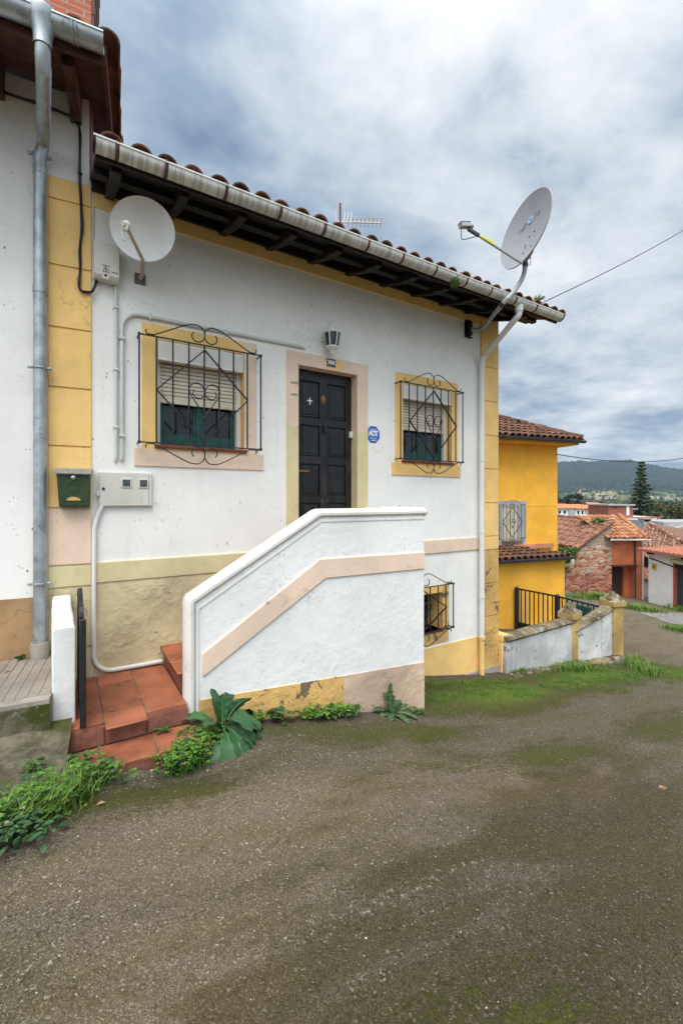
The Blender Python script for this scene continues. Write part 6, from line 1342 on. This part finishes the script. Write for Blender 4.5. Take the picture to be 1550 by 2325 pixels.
def grass(name, label, pts, n, h, spread, m=L_GRS, cat='grass tuft', stuff=False, zf=None):
    c = sum((Vector(p) for p in pts), Vector())/len(pts); mb = MB()
    for _ in range(n):
        k = random.randrange(len(pts)); p = Vector(pts[k]).lerp(Vector(pts[k-1 if k else min(1, len(pts)-1)]), random.random() if not stuff else 0); x = p.x+random.gauss(0, spread); y = p.y+random.gauss(0, spread*.8); z = g(x, y)-.004; L = h*random.uniform(.4, 1.2); a_ = random.uniform(0, 2*PI); b = random.uniform(.1,.7)
        dv = Vector((math.cos(a_)*b, math.sin(a_)*b, 1)).normalized(); sd = Vector((-math.sin(a_), math.cos(a_), 0))*L*.035; q = Vector((x, y, z))
        m1 = q+dv*L*.55; tp = m1+(dv+Vector((math.cos(a_)*.5, math.sin(a_)*.5, -.35))).normalized()*L*.5; mb.add([q-sd, q+sd, m1+sd*.7, m1-sd*.7, tp], [(0,1,2,3),(3,2,4)])
    o_ = mb.build(name, m, None, sharp=0); return tag(o_, label, cat, kind='stuff' if stuff else None)
grass('grass_tuft', 'long green grass tuft beside the far garden wall post', gp((1440,1512),(1452,1520),(1465,1530),(1475,1538),(1445,1500),(1430,1515)), 900, .16, .12)
grass('grass_tuft', 'low grass clump growing at the ochre garden wall corner', gp((1178,1526),(1184,1524)), 160, .10, .05)
grass('grass_tuft', 'grass clump below the nearer garden wall post', gp((1290,1522),(1310,1520),(1330,1516),(1270,1526)), 1500, .13, .12)
grass('grass_tuft', 'grass clump under the stepped end of the garden wall', gp((1365,1506),(1385,1500),(1400,1498)), 380, .12, .10)
grass('grass_tuft', 'grass clump at the base of the rubble gable', gp((1350,1360),(1360,1360),(1345,1361)), 700, .4, .35)
grass('grass_tuft', 'thin grass line along the foot of the rubble gable', gp((1300,1358),(1320,1358),(1335,1359)), 900, .2, .45)
grass('grass_tuft', 'grass clump before the orange garage at the bend', gp((1445,1384),(1455,1386),(1470,1388)), 1200, .28, .40)
grass('grass_tuft', 'grass clump at the right edge beside the graphite door', gp((1545,1382),(1550,1380),(1530,1388)), 900, .35, .3)
grass('grass_tuft', 'grass clump on the verge at the right edge below the pad', gp((1535,1432),(1550,1434),(1560,1430)), 900, .2, .25)
pp = []
for _ in range(1500):
    x = random.uniform(3.45, 10.2); y = -.62+.26*random.gauss(0,1)-.12*(x-5.5)*.3
    if noise.noise(Vector((x*2.3, y*4.5, 3)))+.5*noise.noise(Vector((x*7, y*9, 1))) < -.02: continue
    pp.append((x, y, 0))
grass('short_grass', 'thin mossy grass film on the road beside the house foot', pp, 42000, .042, .055, stuff=True)
grass('grass_tuft', 'long thin grass blades mixed in the weeds at the left road edge', gp((60,1880),(100,1850),(150,1815),(180,1795),(20,1905)), 1100, .15, .06)
grass('grass_tuft', 'low grass fringe between stair corner and house plinth', gp((975,1560),(1010,1556),(1060,1552),(1100,1548)), 500, .05, .05)
grass('grass_tuft', 'patchy grass fringe along the footing of the garden wall', gp((1150,1528),(1190,1526),(1230,1524),(1265,1522)), 900, .08, .06)
bush('road_weed', 'yellowish lobed weeds among the mat at the lower left', 'weed', gp((60,1850),(90,1845),(130,1815),(170,1795),(40,1885)), 220, .035, .15, L_BRT, spread=.05)
# weeds on gutter, fern in the pavement corner
t = on(1033, 640, -.90); mb = MB(); leafcloud(mb, t, (.05,.05,.11), 120, .035); tag(mb.build('gutter_weed', L_IVY, sharp=0), 'yellow-green weed sprouting from the white gutter', 'weed')
t = on(1222, 683, -.5); mb = MB(); 
for _ in range(26): leaf(mb, t, (random.uniform(-1,1), random.uniform(-1,1), 1.2), (0,1,0), .12, .02, droop=1)
tag(mb.build('roof_fern', L_BRT, sharp=0), 'tiny pale fern on the tiles near the right roof end', 'plant')
q = MN @ Vector((wp-.14, -.06, PZ)); mb = MB()
for _ in range(9): leaf(mb, q, (random.uniform(-.6,.6), random.uniform(-.8,0), 1), (0,1,0), .06, .035, droop=1)
tag(mb.build('pavement_weed', L_BRT, sharp=0), 'single tiny weed at the foot of the galvanised downpipe', 'weed')
# dry leaves and stones
def dry(label, px, py, L, ang, zoff=.008, z=None):
    p = gpt(px, py)
    if z is not None: d_ = ray(px, py); p = CAM+d_*(z/d_.z)
    mb = MB(); leaf(mb, p+Vector((0,0,zoff)), (math.cos(ang), math.sin(ang), .12), (0,0,1), L, L*.55, droop=.35, fold=.5, shape=[.2,.75,1,.8,.5,0], wav=.05); tag(mb.build('dry_leaf', L_DRY, sharp=0), label, 'leaf')
dry('curled pale dry leaf on the road below the bottom step', 348, 1753, .09, .3)
dry('brown crumpled dry leaf under the bushy weed', 390, 1725, .09, 2.2)
dry('small orange dry leaf right of the dock plant', 470, 1757, .05, .9)
dry('small orange dry leaf lying alone on the left road', 220, 1832, .05, .2)
dry('pinkish dry leaf on the middle of the road', 586, 1830, .06, 2.4)
dry('pale flat dry leaf at the right edge of the road', 1500, 1797, .10, .1)
dry('dark crumpled dry leaf on the nosing tile', 252, 1615, .03, .6, z=LZ+.008)
dry('dark crumpled dry leaf on the left landing tile', 203, 1618, .04, 1.4, z=LZ+.004)
dry('brown dry leaf near the back of the landing', 275, 1557, .035, 2.0, z=LZ+.004)
dry('dark dry leaf on the ribbed pavement', 8, 1528, .05, .3, z=PZ+.003)
dry('dark dry leaf at the pavement back edge', 45, 1498, .06, .1, z=PZ+.003)
def stone(label, px, py, r, m):
    p = gpt(px, py); mb = MB(); n = 10; vs = []
    for i in range(n+1):
        for k in range(14):
            th_ = PI*i/n; a_ = 2*PI*k/14; d_ = Vector((math.sin(th_)*math.cos(a_), math.sin(th_)*math.sin(a_), math.cos(th_)*.7)); vs.append(p+d_*r*(1+.35*noise.noise(d_*1.7+p)))
    mb.add(vs, [(i*14+k, i*14+(k+1) % 14, (i+1)*14+(k+1) % 14, (i+1)*14+k) for i in range(n) for k in range(14)]); tag(mb.build('stone', m), label, 'stone')
stone('pale rounded stone half hidden in the bushy weed beside the bottom step', 420, 1695, .055, simple('pale_stone', (.42,.39,.34), .9, 0, .3, 20, .5, 60))
stone('flat brown clay fragment below the bottom step', 268, 1758, .03, TERRA)
# pebbles
mb = MB()
for _ in range(5200):
    x = random.uniform(-.9, 4.5); y = random.uniform(-4.4, -1.05) if random.random() < .8 else random.uniform(-1.6, -1.0)
    if y > -1.42 and x < .95: continue
    z = g(x, y); r = random.uniform(.0014, .0042)*(1.7 if random.random() < .04 else 1); a_ = random.uniform(0, 3); ca_, sa_ = math.cos(a_), math.sin(a_); vs = []
    for dx, dy, dz in ((1,0,0),(0,.8,.1),(-1.1,0,0),(0,-.9,0),(.1,.1,.75)): vs.append((x+(dx*ca_-dy*sa_)*r, y+(dx*sa_+dy*ca_)*r, z+dz*r+.0008))
    mb.add(vs, [(0,1,4),(1,2,4),(2,3,4),(3,0,4)])
def pebm():
    M = Mt('pebbles', .85); M.col(M.ramp(M.rnd(), [(0,(.05,.045,.04)),(.5,(.15,.125,.10)),(.85,(.24,.20,.17)),(1,(.60,.57,.52))])); return M.m
tag(mb.build('pebbles', pebm(), sharp=0), 'loose small grit and pebbles scattered over the worn road', 'gravel', kind='stuff')
# ------------------------------------------------------------------ haze
HAZE = 0.00013
if HAZE:
    mb = MB(); mb.box(-80, 2600, -1500, 2300, -24, 215); hm = bpy.data.materials.new('haze'); hm.use_nodes = True; hn = hm.node_tree; hn.nodes.remove(hn.nodes['Principled BSDF'])
    pv = hn.nodes.new('ShaderNodeVolumePrincipled'); pv.inputs['Color'].default_value = (.58,.73,.95,1); pv.inputs['Density'].default_value = HAZE; hn.links.new(pv.outputs[0], hn.nodes['Material Output'].inputs['Volume'])
    tag(mb.build('haze', hm, sharp=0), 'pale blue haze over the valley', 'haze', kind='stuff')
# ------------------------------------------------------------------ lift everything so that the lane under the lens lies near z = 0
for ob in list(scene.objects):
    if ob.parent is None: ob.location.z += LIFT
